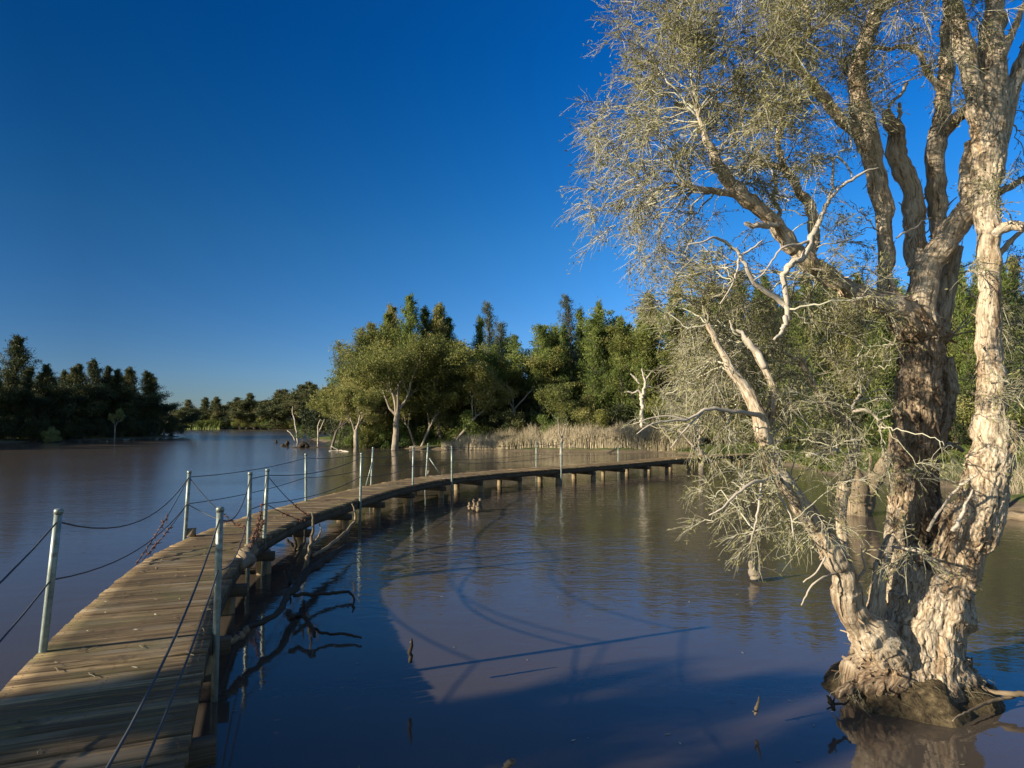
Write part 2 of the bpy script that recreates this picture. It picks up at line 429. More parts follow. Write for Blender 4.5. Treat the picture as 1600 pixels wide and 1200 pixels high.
xs, ys = axis(-900, 900, -62, 40, .6), axis(-120, 1500, -8, 76, .6)
X, Y = np.meshgrid(xs, ys)
Z = land(X, Y)
i, j = np.meshgrid(np.arange(len(ys) - 1), np.arange(len(xs) - 1), indexing='ij'); nx = len(xs)
mb = MB(); mb.add(np.stack([X.ravel(), Y.ravel(), Z], 1), np.stack([i * nx + j, i * nx + j + 1, (i + 1) * nx + j + 1, (i + 1) * nx + j], -1).reshape(-1, 4))
tag(mb.build('ground', M['ground'], smooth=True), kind='structure')
mb = MB(); mb.add([(-900, -120, 0), (900, -120, 0), (900, 1500, 0), (-900, 1500, 0)], [(0, 1, 2, 3)])
tag(mb.build('water', M['water']), kind='structure')

# ------------------------------------------------------------------ boardwalk
rng = np.random.default_rng(7)
edgeR = np.array([(2.6, -6.6), (1.0, -3.2), (.3, -1.6), (-.32, 0.0), (-.95, 1.6), (-1.57, 3.15), (-2.29, 4.93), (-2.9, 6.6), (-3.38, 8.2), (-3.62, 9.7), (-3.66, 11.5), (-3.42, 13.5), (-3.08, 15.6),
                  (-2.66, 17.4), (-1.9, 19.4), (-.66, 21.2), (.87, 22.8), (2.5, 24.3), (4.7, 26.4), (7.5, 29.6), (10.2, 32.2), (12.9, 34.2), (15.8, 36.0)])
cR = catmull(np.c_[edgeR, np.full(len(edgeR), DECK_Z)], 24)
sR = np.concatenate([[0], np.cumsum(np.linalg.norm(np.diff(cR, axis=0), axis=1))])
def eR(s): return np.array([np.interp(s, sR, cR[:, k]) for k in range(3)])
DW = 1.17
def frame(s):
    a, b = eR(s - .35), eR(s + .35); t = (b - a)[:2]; t /= np.linalg.norm(t)
    return eR(s), np.array([t[0], t[1], 0]), np.array([-t[1], t[0], 0])    # point, along, towards left edge
def s_of(px, py):
    g = G(px, py, DECK_Z); return sR[np.argmin(np.linalg.norm(cR[:, :2] - g[:2], axis=1))]

bw = empty('boardwalk', tuple(eR(s_of(335, 1005)) * (1, 1, 0)))
OFF = np.array(bw.location)
def bwbuild(mb, name, mat, smooth=False, parent=None):
    mb.v = [v - OFF for v in mb.v]
    return mb.build(name, mat, parent or bw, smooth)
tag(bw, 'weathered timber plank boardwalk curving low across the brown lake', 'boardwalk')
mb = MB(); s = .1; k = 0; S_END = sR[-1] - .1
while s < S_END:
    w = .098 + rng.uniform(-.008, .008); gap = rng.uniform(.003, .008)
    p0, t0, l0 = frame(s); p1, t1, l1 = frame(s + w)
    e0, e1 = rng.uniform(-.006, .008), rng.uniform(-.008, .006)
    dz0, dz1 = rng.normal(0, .005), rng.normal(0, .005)
    tin = rng.uniform(0, 1) ** 1.5
    nseg = 9; u = np.linspace(-e0, DW + e1, nseg)
    rows = []
    wv0 = .003 * rng.normal(size=nseg); wv1 = .003 * rng.normal(size=nseg)
    for kk, uu in enumerate(u):
        z = dz0 + (dz1 - dz0) * kk / (nseg - 1)
        a = p0 + l0 * uu + t0 * (wv0[kk]) + (0, 0, z); b = p1 + l1 * uu + t1 * wv1[kk] + (0, 0, z)
        ch = .006
        ab = (b - a) / (np.linalg.norm(b - a) + 1e-9)
        rows.append([a - (0, 0, .042), a - (0, 0, ch), a + ab * ch, b - ab * ch, b - (0, 0, ch), b - (0, 0, .042)])
    v = np.array(rows).reshape(-1, 3); q = []
    for a_ in range(nseg - 1):
        for b_ in range(6):
            b2 = (b_ + 1) % 6
            q.append((a_ * 6 + b_, a_ * 6 + b2, (a_ + 1) * 6 + b2, (a_ + 1) * 6 + b_))
    q += [(0, 5, 4, 1), (1, 4, 3, 2)]
    e = (nseg - 1) * 6; q += [(e, e + 1, e + 4, e + 5), (e + 1, e + 2, e + 3, e + 4)]
    vc = np.array([[uu + k * 3.7, c * w, k * 1.31] for uu in u for c in (0, .02, .05, .95, .98, 1)])
    mb.add(v, q, None, tin, vc)
    for uu in (.05, DW / 2, DW - .05):          # nail heads over the joists
        for fw in (.28, .72):
            c = p0 + l0 * (uu + rng.uniform(-.006, .006)) + (p1 - p0) * fw + (0, 0, dz0 + (dz1 - dz0) * uu / DW)
            mb.box(c, t0 * .0038, l0 * .0038, np.array([0, 0, .0015]), mi=1)
    s += w + gap; k += 1
deck = bwbuild(mb, 'deck_planks', [M['deck'], M['rust']])
# nail heads are too small to show; joists under both edges
for off in (.05, DW - .05, DW * .5):
    mb = MB(); ss = np.arange(.1, S_END, .35)
    pr = []
    for s in ss:
        p, t, l = frame(s)
        c = p + l * off
        pr += [c + l * .035 + (0, 0, -.047), c - l * .035 + (0, 0, -.047), c - l * .035 + (0, 0, -.185), c + l * .035 + (0, 0, -.185)]
    q = [];
    for i in range(len(ss) - 1):
        for b_ in range(4): q.append((i * 4 + b_, i * 4 + (b_ + 1) % 4, (i + 1) * 4 + (b_ + 1) % 4, (i + 1) * 4 + b_))
    q += [(0, 3, 2, 1)]
    vc = np.array([[0, .1 * c, s] for s in ss for c in range(4)])
    mb.add(np.array(pr), q, None, .5, vc); bwbuild(mb, 'edge_beam', M['beam'])
# bents: crossbeam and a pair of round piles
s = s_of(335, 1010) - 1.1 - 1.95 * 4; idx = 0
while s < S_END - 1.5:
    if s > 2:
        p, t, l = frame(s)
        mb = MB(); c = p + l * DW / 2 + (0, 0, -.25)
        mb.box(c, t * .06, l * (DW / 2 + .12), np.array([0, 0, .062]), vc=np.array([[0, .1 * k, .3 * (k // 2)] for k in range(8)]))
        bwbuild(mb, 'crossbeam', M['beam'])
        for off in (.10, DW - .10):
            r = rng.uniform(.075, .105)
            b = p + l * off + t * (.07 + r) + np.array([rng.normal(0, .02), rng.normal(0, .02), 0])
            zt = DECK_Z - .20
            zs = np.linspace(-.6, zt, 8)
            lean = rng.normal(0, .02, 2)
            pts = np.array([[b[0] + lean[0] * (z - zt), b[1] + lean[1] * (z - zt), z] for z in zs])
            mb = MB(); mb.tube(pts, r * (1 + .04 * np.sin(zs * 9 + idx)), 14, wob=.05, rng=rng)
            bwbuild(mb, 'pile', M['pile'], True)
    s += 1.95; idx += 1

# railing posts (base px, top px) and the ropes between them
def post(bx, by, tx, ty, low=-.5):
    g = G(bx, by, DECK_Z); top = P(tx, ty, g[1]); d = (top - g)
    return g, top, d / np.linalg.norm(d)
RP = [(338, 988, 344, 793), (388, 856, 391, 738), (413, 841, 418, 733), (563, 782, 565, 708), (645, 757, 646, 699), (706, 749, 706, 697), (877, 734, 877, 690)]
LP = [(67, 1018, 92, 796), (289, 839, 296, 736), (478, 783, 478, 709), (580, 757, 583, 699), (666, 743, 669, 693), (838, 730, 838, 690), (966, 721, 966, 698)]
def make_post(base, top, r=.0275):
    d = (top - base) / np.linalg.norm(top - base)
    mb = MB(); lo = base - d * ((base[2] + .45) / d[2])
    mb.tube(np.array([lo, base, (base + top) / 2, top - d * .012]), r, 16)
    o = bwbuild(mb, 'railing_post', M['steel'], True)
    mb = MB(); mb.tube(np.array([top - d * .035, top - d * .004, top + d * .004]), np.array([r * 1.14, r * 1.14, r * .9]), 16)
    c = bwbuild(mb, 'post_cap', M['steel'], True, o)
    return o
nodes = {'R': [], 'L': []}
r0b = np.array([-.46, -.6, DECK_Z]); l0b = np.array([-1.5, -.85, DECK_Z])
for side, lst, first in (('R', RP, r0b), ('L', LP, l0b)):
    allp = [(first + (0, 0, 0), first + (0.02, 0, 1.03))]
    for q in lst:
        g, t, d = post(*q); allp.append((g, t))
    for b, t in allp:
        make_post(b, t)
        L = np.linalg.norm(t - b)
        nodes[side].append((b, t, b + (t - b) * (1 - .09 / L), b + (t - b) * .5))
# near hidden posts continuing behind the viewer
def rope(a, b, sag, r=.0065, n=14, mat='rope', name='rope'):
    t = np.linspace(0, 1, n)[:, None]
    p = a * (1 - t) + b * t; p[:, 2] -= (4 * sag * t * (1 - t))[:, 0]
    mb = MB(); mb.tube(p, r, 7); bwbuild(mb, name, M[mat], True)
sags = {'R': [(.42, .30), (.20, .22), (.0, .0), (.12, .10), (.08, .08), (.06, .06), (.1, .1)],
        'L': [(.42, .36), (.30, .20), (.06, .06), (.08, .08), (.06, .06), (.08, .08), (.06, .06)]}
for side in 'RL':
    nd = nodes[side]
    for k in range(len(nd) - 1):
        sg = sags[side][k]
        rope(nd[k][2], nd[k + 1][2], sg[0]); rope(nd[k][3], nd[k + 1][3], sg[1])
def rusty(a, b, sag, frac0, frac1, spikes=26, r=.006):
    """stay cable whose lower stretch is wound with rusty barbed wire"""
    t = np.linspace(0, 1, 20)[:, None]
    p = a * (1 - t) + b * t; p[:, 2] -= (4 * sag * t * (1 - t))[:, 0]
    mb = MB(); mb.tube(p, r, 6); o = bwbuild(mb, 'stay_cable', M['rope'], True)
    mb = MB()
    f = np.linspace(frac0, frac1, 60)
    q = np.stack([np.interp(f * 19, np.arange(20), p[:, k]) for k in range(3)], 1)
    q += np.stack([np.cos(f * 90), np.sin(f * 90), np.sin(f * 70 + 1)], 1) * .011
    mb.tube(q, .004, 5)
    for k in range(spikes):
        i = rng.integers(0, 60); d = rng.normal(size=3); d /= np.linalg.norm(d)
        mb.tube(np.array([q[i] - d * .03, q[i], q[i] + d * rng.uniform(.02, .06)]), np.array([.002, .006, .002]), 4)
    w = mb; bwbuild(w, 'barbed_wire', M['rust'], False, o)
L1, L2, L3 = nodes['L'][1], nodes['L'][2], nodes['L'][3]
R1, R2, R3 = nodes['R'][1], nodes['R'][2], nodes['R'][3]
rusty(L2[2], G(212, 882, DECK_Z + .02), .05, .45, 1.0)
rusty(L2[3], G(222, 876, DECK_Z + .02), .03, .4, 1.0)
rusty(L2[2], G(402, 836, DECK_Z + .05), .12, .42, 1.0, 30)
rusty(L2[3], P(392, 825, 9.1), .05, .5, 1.0, 26)
rusty(R3[2], G(482, 806, DECK_Z + .03), .05, .5, 1.0, 30)
rusty(R3[3], G(476, 814, DECK_Z + .03), .03, .4, 1.0, 26)
rusty(R3[2], G(398, 850, DECK_Z + .03), .02, .4, 1.0, 46)
rusty(P(407, 806, 9.3), G(391, 858, DECK_Z + .03), -.02, .0, 1.0, 60)
rusty(P(413, 812, 9.35), G(400, 846, DECK_Z + .03), .0, .0, 1.0, 50)
# braces and white post feet
for a, b in (((582, 722), (572, 759)), ((671, 716), (688, 741))):
    gb = G(*b, DECK_Z); ga = P(*a, gb[1]); mb = MB(); mb.tube(np.array([gb, (ga + gb) / 2, ga]), .02, 8); bwbuild(mb, 'brace', M['steel'], True)
for px, py in ((298, 838), (669, 741)):
    g = G(px, py, DECK_Z + .004); mb = MB()
    mb.add(np.array([[-.05, -.05, 0], [.07, -.03, 0], [.05, .06, 0], [-.05, .05, 0], [-.04, -.02, .12], [.09, -.01, .13], [.05, .05, .10], [-.03, .04, .1]]) + g,
           [(0, 3, 2, 1), (4, 5, 6, 7), (0, 1, 5, 4), (1, 2, 6, 5), (2, 3, 7, 6), (3, 0, 4, 7)])
    bwbuild(mb, 'wooden_chock', M['drift'])

# ------------------------------------------------------------------ driftwood and sticks
def branch_obj(name, lines, mat, label, cat, group=None, kink=.12, seed=0, sides=9, thin=1.0):
    """lines: list of polylines of (px, py, Y, width px)"""
    rg = np.random.default_rng(seed)
    first = P(*lines[0][0][:3]); root = empty(name, (first[0], first[1], 0)); off = np.array([first[0], first[1], 0])
    tag(root, label, cat, group)
    for k, ln in enumerate(lines):
        pts = np.array([P(a, b, y) for a, b, y, w in ln]); rad = np.array([w * thin * y / F / 2 for a, b, y, w in ln])
        c = catmull(np.c_[pts, rad], 5); pts, rad = c[:, :3], np.maximum(c[:, 3], .002)
        pts[1:-1] += rg.normal(size=(len(pts) - 2, 3)) * rad[1:-1, None] * kink * 2.5
        mb = MB(); mb.tube(pts - off, rad, sides, wob=.14, rng=rg)
        mb.build('trunk' if k == 0 else 'branch', mat[k % len(mat)] if isinstance(mat, list) else mat, root, True)
    return root
branch_obj('fallen_tree', [
    [(338, 1026, 5.75, 14), (352, 1004, 5.95, 22), (385, 983, 6.4, 22), (430, 962, 6.9, 20), (452, 930, 7.6, 24), (470, 905, 8.4, 26), (500, 880, 9.4, 26), (528, 860, 10.3, 16), (548, 850, 11, 7)],
    [(452, 966, 6.9, 18), (470, 962, 7.0, 16), (488, 985, 6.65, 14), (492, 996, 6.6, 9)],
    [(484, 980, 6.75, 10), (510, 990, 6.75, 9), (545, 992, 6.75, 9), (565, 997, 6.68, 6)],
    [(460, 930, 7.6, 13), (490, 928, 8.0, 12), (520, 927, 8.2, 11), (545, 925, 8.3, 9), (553, 936, 8.1, 7), (551, 950, 7.8, 5)],
    [(474, 893, 8.9, 16), (482, 866, 9.0, 13), (487, 838, 9.1, 10), (489, 816, 9.1, 8), (488, 799, 9.1, 5)],
    [(485, 850, 9.1, 7), (494, 842, 9.1, 6), (501, 831, 9.1, 5), (499, 818, 9.15, 4)],
    [(490, 868, 9.7, 12), (515, 852, 10.2, 11), (538, 833, 10.8, 10), (555, 814, 11.2, 9), (554, 800, 11.2, 6), (550, 787, 11.2, 4)],
    [(450, 915, 8.3, 16), (455, 885, 8.7, 14), (467, 862, 8.9, 12), (476, 845, 9.0, 9), (476, 828, 9.0, 5)],
    [(462, 862, 8.9, 11), (455, 851, 8.9, 9), (448, 843, 8.9, 8)],
    [(462, 858, 8.9, 10), (461, 846, 8.9, 8), (458, 836, 8.9, 7)],
    [(445, 893, 8.6, 9), (450, 915, 8.2, 8), (454, 942, 7.7, 6)],
], [M['darkwood'], M['darkwood'], M['darkwood'], M['darkwood'], M['drift'], M['drift'], M['drift']],
    'dark fallen tree with pale forked branches lying under the boardwalk edge', 'fallen tree', seed=3, thin=.46)
branch_obj('driftwood', [[(346, 1012, 5.85, 9), (362, 1000, 6.05, 11), (378, 990, 6.25, 12), (388, 980, 6.3, 7)]], M['drift'],
           'pale broken driftwood end poking out beside the near boardwalk pile', 'driftwood', seed=4)
branch_obj('bark_slab', [[(378, 886, 7.95, 12), (384, 868, 8.5, 24), (394, 852, 8.9, 18), (402, 838, 9.2, 8)]], M['drift'],
           'rusty brown slab of torn bark on the boardwalk edge by two posts', 'bark', seed=5)
branch_obj('stick', [[(641, 1035, 5.5, 6), (642, 1018, 5.5, 6), (643, 998, 5.5, 3)]], M['darkwood'], 'thin dark stick standing upright in the shaded water', 'stick', 'sticks in the water')
branch_obj('stick', [[(1180, 1117, 4.85, 4), (1183, 1106, 4.85, 5), (1186, 1088, 4.85, 2)], [(1181, 1110, 4.85, 3), (1177, 1112, 4.8, 2)]], M['drift'], 'short curved twig sticking out of water left of the big tree base', 'stick', 'sticks in the water')
branch_obj('stick', [[(788, 1204, 4.05, 10), (794, 1196, 4.06, 11), (801, 1186, 4.07, 9)]], M['drift'], 'thick broken stick end at the very bottom of the water', 'stick', 'sticks in the water')
branch_obj('stick', [[(1303, 1110, 4.9, 5), (1299, 1096, 4.9, 7), (1292, 1087, 4.9, 3)], [(1300, 1098, 4.9, 4), (1318, 1100, 4.95, 3), (1328, 1094, 4.95, 2)], [(1302, 1100, 4.9, 3), (1304, 1088, 4.9, 2)],
                     [(1301, 1104, 4.9, 3), (1292, 1108, 4.85, 2)]], M['darkwood'], 'tangle of dark red-brown twigs beside the muddy tree base', 'stick', 'sticks in the water')
branch_obj('fallen_branch', [[(1495, 1040, 5.5, 5), (1520, 1065, 5.25, 6), (1550, 1080, 5.2, 6), (1585, 1086, 5.1, 8), (1640, 1090, 5.1, 9)],
                             [(1535, 1072, 5.2, 4), (1543, 1085, 5.2, 3)], [(1585, 1088, 5.12, 5), (1550, 1095, 5.08, 5), (1520, 1108, 4.95, 4), (1500, 1118, 4.86, 3), (1488, 1127, 4.8, 2)]],
           M['drift'], 'thin forked branch lying on the water right of the tree base', 'branch')
branch_obj('stump', [[(1181, 903, 9.2, 19), (1178, 893, 9.2, 15), (1174, 884, 9.2, 9), (1172, 876, 9.2, 5)]], M['midbark'],
           'small pale pointed stump alone in the reflections left of big tree', 'stump', kink=.03)
for k, (px, h) in enumerate(((733, 782), (741, 778), (749, 775), (755, 778))):
    pass
branch_obj('stump', [[(741, 795, 16.4, 5), (741, 780, 16.4, 4)], [(733, 796, 16.4, 5), (734, 785, 16.4, 3)], [(747, 796, 16.4, 5), (747, 783, 16.4, 4)], [(752, 796, 16.5, 6), (750, 779, 16.5, 4)], [(738, 796, 16.2, 8), (750, 795, 16.2, 9)]],
           M['drift'], 'cluster of short broken stump points in water near the middle boardwalk', 'stump')
branch_obj('dead_stump', [[(1342, 815, 15.7, 46), (1340, 790, 15.7, 38), (1342, 765, 15.7, 34), (1340, 745, 15.7, 20), (1338, 729, 15.7, 6)],
                          [(1348, 800, 15.7, 34), (1356, 770, 15.7, 28), (1372, 740, 15.6, 26), (1388, 715, 15.5, 22), (1393, 700, 15.5, 12), (1391, 675, 15.5, 4)],
                          [(1358, 738, 15.6, 4), (1361, 720, 15.6, 5), (1358, 708, 15.6, 3)]], M['drift'],
           'bleached split stump with a leaning arm behind the big tree', 'stump', seed=9, sides=16, kink=.02, thin=.85)
branch_obj('log', [[(1480, 812, 14.9, 12), (1530, 803, 15.3, 15), (1580, 808, 15.0, 16), (1660, 818, 14.4, 16)], [(1540, 795, 15.6, 7), (1590, 798, 15.5, 8), (1650, 800, 15.3, 8)]], M['drift'],
           'pale log lying on the mud bank right of the big tree', 'log', seed=10)
branch_obj('log', [[(1262, 712, 33, 7), (1310, 704, 34, 8)], [(1290, 706, 33.5, 3), (1296, 690, 33.5, 2)]], M['greywood'], 'small pale log lying at the far end of the boardwalk', 'log', seed=12)
branch_obj('log', [[(640, 700, 55, 5), (672, 699, 56, 6), (705, 700, 56, 5)]], M['greywood'], 'pale log along the waterline under the leaning trees', 'log', seed=13)
branch_obj('log', [[(455, 699, 57.2, 2), (480, 699.5, 57.2, 3), (512, 700, 57.0, 3), (530, 699, 57, 2)], [(466, 699, 57.2, 6), (474, 694, 57.2, 8), (482, 699, 57.2, 5)]], M['darkwood'],
           'long dark half-sunk log lying beside the drowned shrub', 'log', seed=14)
branch_obj('fallen_branch', [[(514, 705, 50, 2.5), (530, 704, 50, 3), (545, 706, 49, 3)], [(517, 697, 50, 2), (530, 704, 50, 2.5)]], M['greywood'], 'pale forked branch lying in the water by the dark trunk', 'branch', seed=15, thin=.6)
branch_obj('dead_stump', [[(442, 698, 60, 8), (447, 696, 60, 7), (450, 690, 60, 5)], [(450, 698, 60, 4), (450, 689, 60, 3)]], M['darkwood'], 'dark lumpy stump out in the open water', 'stump', seed=16)
branch_obj('dead_stump', [[(432, 692, 69, 3), (432, 688, 69, 3)]], M['darkwood'], 'tiny dark stump farthest out in the open water', 'stump', seed=17)
branch_obj('dead_sapling', [[(466, 693, 72, 2.5), (462, 670, 72, 2.3), (460, 655, 72, 2), (457, 645, 72, 1.6), (457, 635, 72, 1)], [(461, 689, 70, 2), (455, 677, 70, 2), (449, 673, 70, 1.5)]], M['greywood'],
           'tall bare pale sapling standing in water beside the drowned shrub', 'dead tree', 'dead saplings in the water', seed=18)
branch_obj('dead_sapling', [[(497, 695, 65, 3), (497, 680, 65, 2.5), (497, 666, 65, 2), (501, 655, 65, 1.3)], [(498, 676, 65, 1.8), (503, 665, 65, 1.5), (507, 655, 65, 1)]], M['greywood'],
           'forked bare pale sapling standing in water left of the trees', 'dead tree', 'dead saplings in the water', seed=19)
branch_obj('dead_tree', [[(1004, 668, 44, 7), (1003, 650, 44, 6.5), (1003, 630, 44, 6), (1005, 615, 44, 5), (1008, 600, 44, 4), (1006, 588, 44, 3), (1003, 576, 44, 2)],
                         [(1003, 622, 44, 4), (997, 611, 44, 4), (990, 614, 44, 3), (982, 612, 44, 2), (976, 613, 44, 1.2)],
                         [(1004, 610, 44, 3), (1011, 604, 44, 2.5), (1019, 605, 44, 1.5)], [(1008, 596, 44, 2.5), (1014, 586, 44, 2), (1018, 581, 44, 1.2)],
                         [(1000, 600, 44, 2.5), (993, 592, 44, 3.5), (985, 584, 44, 1.2)]], M['greywood'],
           'bare bleached dead tree with stubby arms standing above the reeds', 'dead tree', seed=20)

# small litter: leaves and twigs on the deck, a few floating leaves
rl = np.random.default_rng(88)
mb = MB(); tw, cs, ds = [], [], []
for k in range(170):
    p_, t_, l_ = frame(rl.uniform(s_of(335, 1010) - 2, s_of(563, 783))); q_ = p_ + l_ * rl.uniform(.05, 1.1) + (0, 0, .009)
    a_ = rl.uniform(0, 6.28); dv = np.array([math.cos(a_), math.sin(a_), 0])
    if k % 3 == 0: tw.append([q_ + dv * L_ + rl.normal(size=3) * (.006, .006, .001) for L_ in np.linspace(0, rl.uniform(.05, .2), 4)])
    else: cs.append(q_); ds.append(dv)
mb.twigs(np.array(tw), np.full((len(tw), 4), .0022), rl.uniform(0, .45, len(tw)))
mb.leaves(np.array(cs), np.array(ds), rl.uniform(.02, .045, len(cs)), .009, rl.uniform(0, .7, len(cs)), rl)
tag(mb.build('leaf_litter', M['twig']), 'scattered leaves and twigs lying on the near deck planks', 'litter', kind='stuff')
mb = MB(); n_ = 90; xx, yy = rl.uniform(-2.5, 5, n_), rl.uniform(4, 13, n_); cs = np.stack([xx, yy, np.full(n_, .006)], 1)
a_ = rl.uniform(0, 6.28, n_)
for c_, an in zip(cs, a_):
    dv = np.array([math.cos(an), math.sin(an), 0]); sd = np.array([-dv[1], dv[0], 0]); L_ = rl.uniform(.012, .03)
    mb.add([c_ - dv * L_, c_ - sd * L_ * .25, c_ + dv * L_ + (0, 0, .003), c_ + sd * L_ * .25], [(0, 1, 2, 3)], None, rl.uniform(0, .8))
tag(mb.build('floating_leaves', M['twig']), 'small fallen leaves floating on the pond by the big tree', 'leaves', kind='stuff')

# ------------------------------------------------------------------ generic trees
UP = np.array([0, 0, 1.0])
def rand_perp(d, rg):
    a = np.cross(d, rg.normal(size=3)); return a / (np.linalg.norm(a) + 1e-9)
def grow(rg, p, d, L, r, lvl, maxl, out, tips, split=(2, 3), ang=.6, up=.15, shrink=.72, wander=.18):
    n = 5; pts = [p]; dd = d.copy()
    for k in range(n):
        dd = dd + rg.normal(size=3) * wander + UP * up * .4; dd /= np.linalg.norm(dd)
        pts.append(pts[-1] + dd * L / n)
    r1 = r * (.62 if lvl < maxl else .3)
    out.append((np.array(pts), np.linspace(r, r1, n + 1), lvl))
    if lvl >= 1: tips.append((pts[-1], dd, lvl)); tips.append((pts[3], dd, lvl))
    if lvl < maxl:
        for k in range(rg.integers(split[0], split[1] + 1)):
            nd = dd * math.cos(ang) + rand_perp(dd, rg) * math.sin(ang) * rg.uniform(.7, 1.35)
            nd /= np.linalg.norm(nd)
            grow(rg, pts[-1] if k < 2 else pts[3], nd, L * shrink * rg.uniform(.8, 1.15), r1 * rg.uniform(.65, .85), lvl + 1, maxl, out, tips, split, ang, up, shrink, wander)

def mel_tree(seed, Ht, spread, trunkfrac=.35, nleaf=14000, lean=(0, 0), leaf='leaf_mel', bark='midbark', name='paperbark_tree', r0=None, fork=3, size=(.13, .26), dens=1.0, ang=.55, crown_low=.3, clump=1.0):
    rg = np.random.default_rng(seed); out, tips = [], []
    root = empty(name)
    base = np.array([0, 0, -.35]); r0 = r0 or Ht * .020
    d = np.array([lean[0], lean[1], 1.0]); d /= np.linalg.norm(d)
    n = 7; pts = [base]; dd = d.copy()
    for k in range(n):
        dd = dd + rg.normal(size=3) * .07; dd /= np.linalg.norm(dd); pts.append(pts[-1] + dd * (Ht * trunkfrac + .35) / n)
    rad = r0 * np.array([1.45, 1.12, 1, .95, .9, .88, .86, .84])
    out.append((np.array(pts), rad, 0))
    for k in range(fork):
        a = 2 * math.pi * (k + rg.uniform(-.3, .3)) / fork
        hz = np.array([math.cos(a), math.sin(a), 0]) * spread
        nd = dd * .9 + hz * rg.uniform(.35, .85); nd /= np.linalg.norm(nd)
        grow(rg, pts[-1] if k < 2 else pts[-2], nd, Ht * .24, r0 * .42, 1, 4, out, tips, (2, 3), ang, .12, .74)
    mb = MB()
    for p_, r_, l_ in out: mb.tube(catmull(np.c_[p_, r_], 2)[:, :3], np.maximum(catmull(np.c_[p_, r_], 2)[:, 3], .006), 9 if l_ < 2 else 5, wob=.1, rng=rg)
    mb.build('trunk', M[bark], root, True)
    tp = np.array([t[0] for t in tips]); lv = np.array([t[2] for t in tips])
    tp = tp[(lv >= 2)]
    zc = tp[:, 2]; keep = zc > Ht * crown_low; tp = tp[keep]
    top = tp[:, 2].max(); sc = Ht / (top + .5)
    w = rg.uniform(.3, 1.5, len(tp)); w /= w.sum()
    cnt = rg.multinomial(nleaf, w)
    c = np.repeat(tp, cnt, 0); cr = np.repeat(rg.uniform(.4, .85, len(tp)) * clump * Ht / 10, cnt)
    dirv = rg.normal(size=c.shape); dirv /= np.linalg.norm(dirv, axis=1, keepdims=True)
    rr = rg.uniform(0, 1, len(c)) ** .45
    off = dirv * (rr * cr)[:, None] * np.array([1.25, 1.25, .8])
    pos = c + off
    ld = dirv * .6 + rg.normal(size=c.shape) * .6 + np.array([0, 0, .25])
    tint = np.clip(np.repeat(rg.uniform(0, 1, len(tp)), cnt) * .6 + rg.uniform(0, .4, len(c)), 0, 1)
    mb = MB(); s_ = rg.uniform(size[0], size[1], len(c)) * dens
    mb.leaves(pos, ld, s_, s_ * .36, tint, rg)
    mb.build('crown', M[leaf], root)
    return root, max(top + .5, 1)
def cas_tree(seed, Ht, rad, nleaf=10000, leaf='leaf_cas', name='casuarina_tree', low=.12, sparse=False, bark='darkbark', cone=.75, size=1.0):
    rg = np.random.default_rng(seed); root = empty(name)
    n = 12; zs = np.linspace(-.3, Ht, n); bend = rg.normal(size=2) * .02
    pts = np.array([[bend[0] * z * z / Ht * 2 + rg.normal() * .03, bend[1] * z * z / Ht * 2 + rg.normal() * .03, z] for z in zs])
    r = np.linspace(Ht * .014, .012, n)
    mb = MB(); mb.tube(pts, r, 8, wob=.08, rng=rg)
    nb = int(60 + Ht * 5); starts = []; L = []
    lf_c, lf_d, lf_t = [], [], []
    per = nleaf // nb
    for k in range(nb):
        u = low + (1 - low) * (k + rg.uniform(0, 1)) / nb
        z = u * Ht; p = np.array([np.interp(z, zs, pts[:, i]) for i in range(3)])
        prof = (min(1, (u - low) / .16 + .35)) * (1 - .25 * u - ((u - low) / (1 - low)) ** 2.2 * (cone - .2)) * (1.25 if rg.uniform() < .15 else 1)
        a = rg.uniform(0, 2 * math.pi); ll = rad * prof * rg.uniform(.35, 1.35)
        d = np.array([math.cos(a), math.sin(a), rg.uniform(.35, 1.0) + .5 * u]); d /= np.linalg.norm(d)
        m = 5; q = [p]; dd = d.copy()
        for i in range(m):
            dd = dd + rg.normal(size=3) * .13 + UP * .06; dd /= np.linalg.norm(dd); q.append(q[-1] + dd * ll / m)
        q = np.array(q); mb.tube(q, np.linspace(max(.012, Ht * .004), .005, m + 1), 4, cap=False)
        t = rg.uniform(.15, 1.05, per) ** .8
        c = np.stack([np.interp(t * m, np.arange(m + 1), q[:, i]) for i in range(3)], 1)
        sp_ = .09 + .13 * ll * np.sin(np.clip(t, 0, 1) * 2.6)[:, None]
        c = c + rg.normal(size=c.shape) * sp_ * np.array([.75, .75, .85])
        lf_c.append(c); dl = dd[None] * .5 + rg.normal(size=c.shape) * .45 + np.array([0, 0, .1])
        lf_d.append(dl); lf_t.append(np.clip(rg.uniform(0, .75) + rg.uniform(0, .3, per), 0, 1))
    mb.build('trunk', M[bark], root, True)
    c = np.vstack(lf_c); d = np.vstack(lf_d); t = np.concatenate(lf_t)
    s_ = rg.uniform(.18, .38, len(c)) * size
    mb = MB(); mb.leaves(c, d, s_, s_ * (.17 if not sparse else .13), t, rg)
    mb.build('crown', M[leaf], root)
    return root

def place(root, x, y, sc=1.0, rz=0.0, z=None):
    if z is None: z = float(land(np.array([x]), np.array([y]))[0]); z = max(z, -.15)
    root.location = (x, y, z); root.rotation_euler = (0, 0, rz)
    root.scale = (sc, sc, sc) if np.isscalar(sc) else sc
    return root
def px_x(px, Y): return P(px, 660, Y)[0]
def ht(py, Y): return P(800, py, Y)[2]

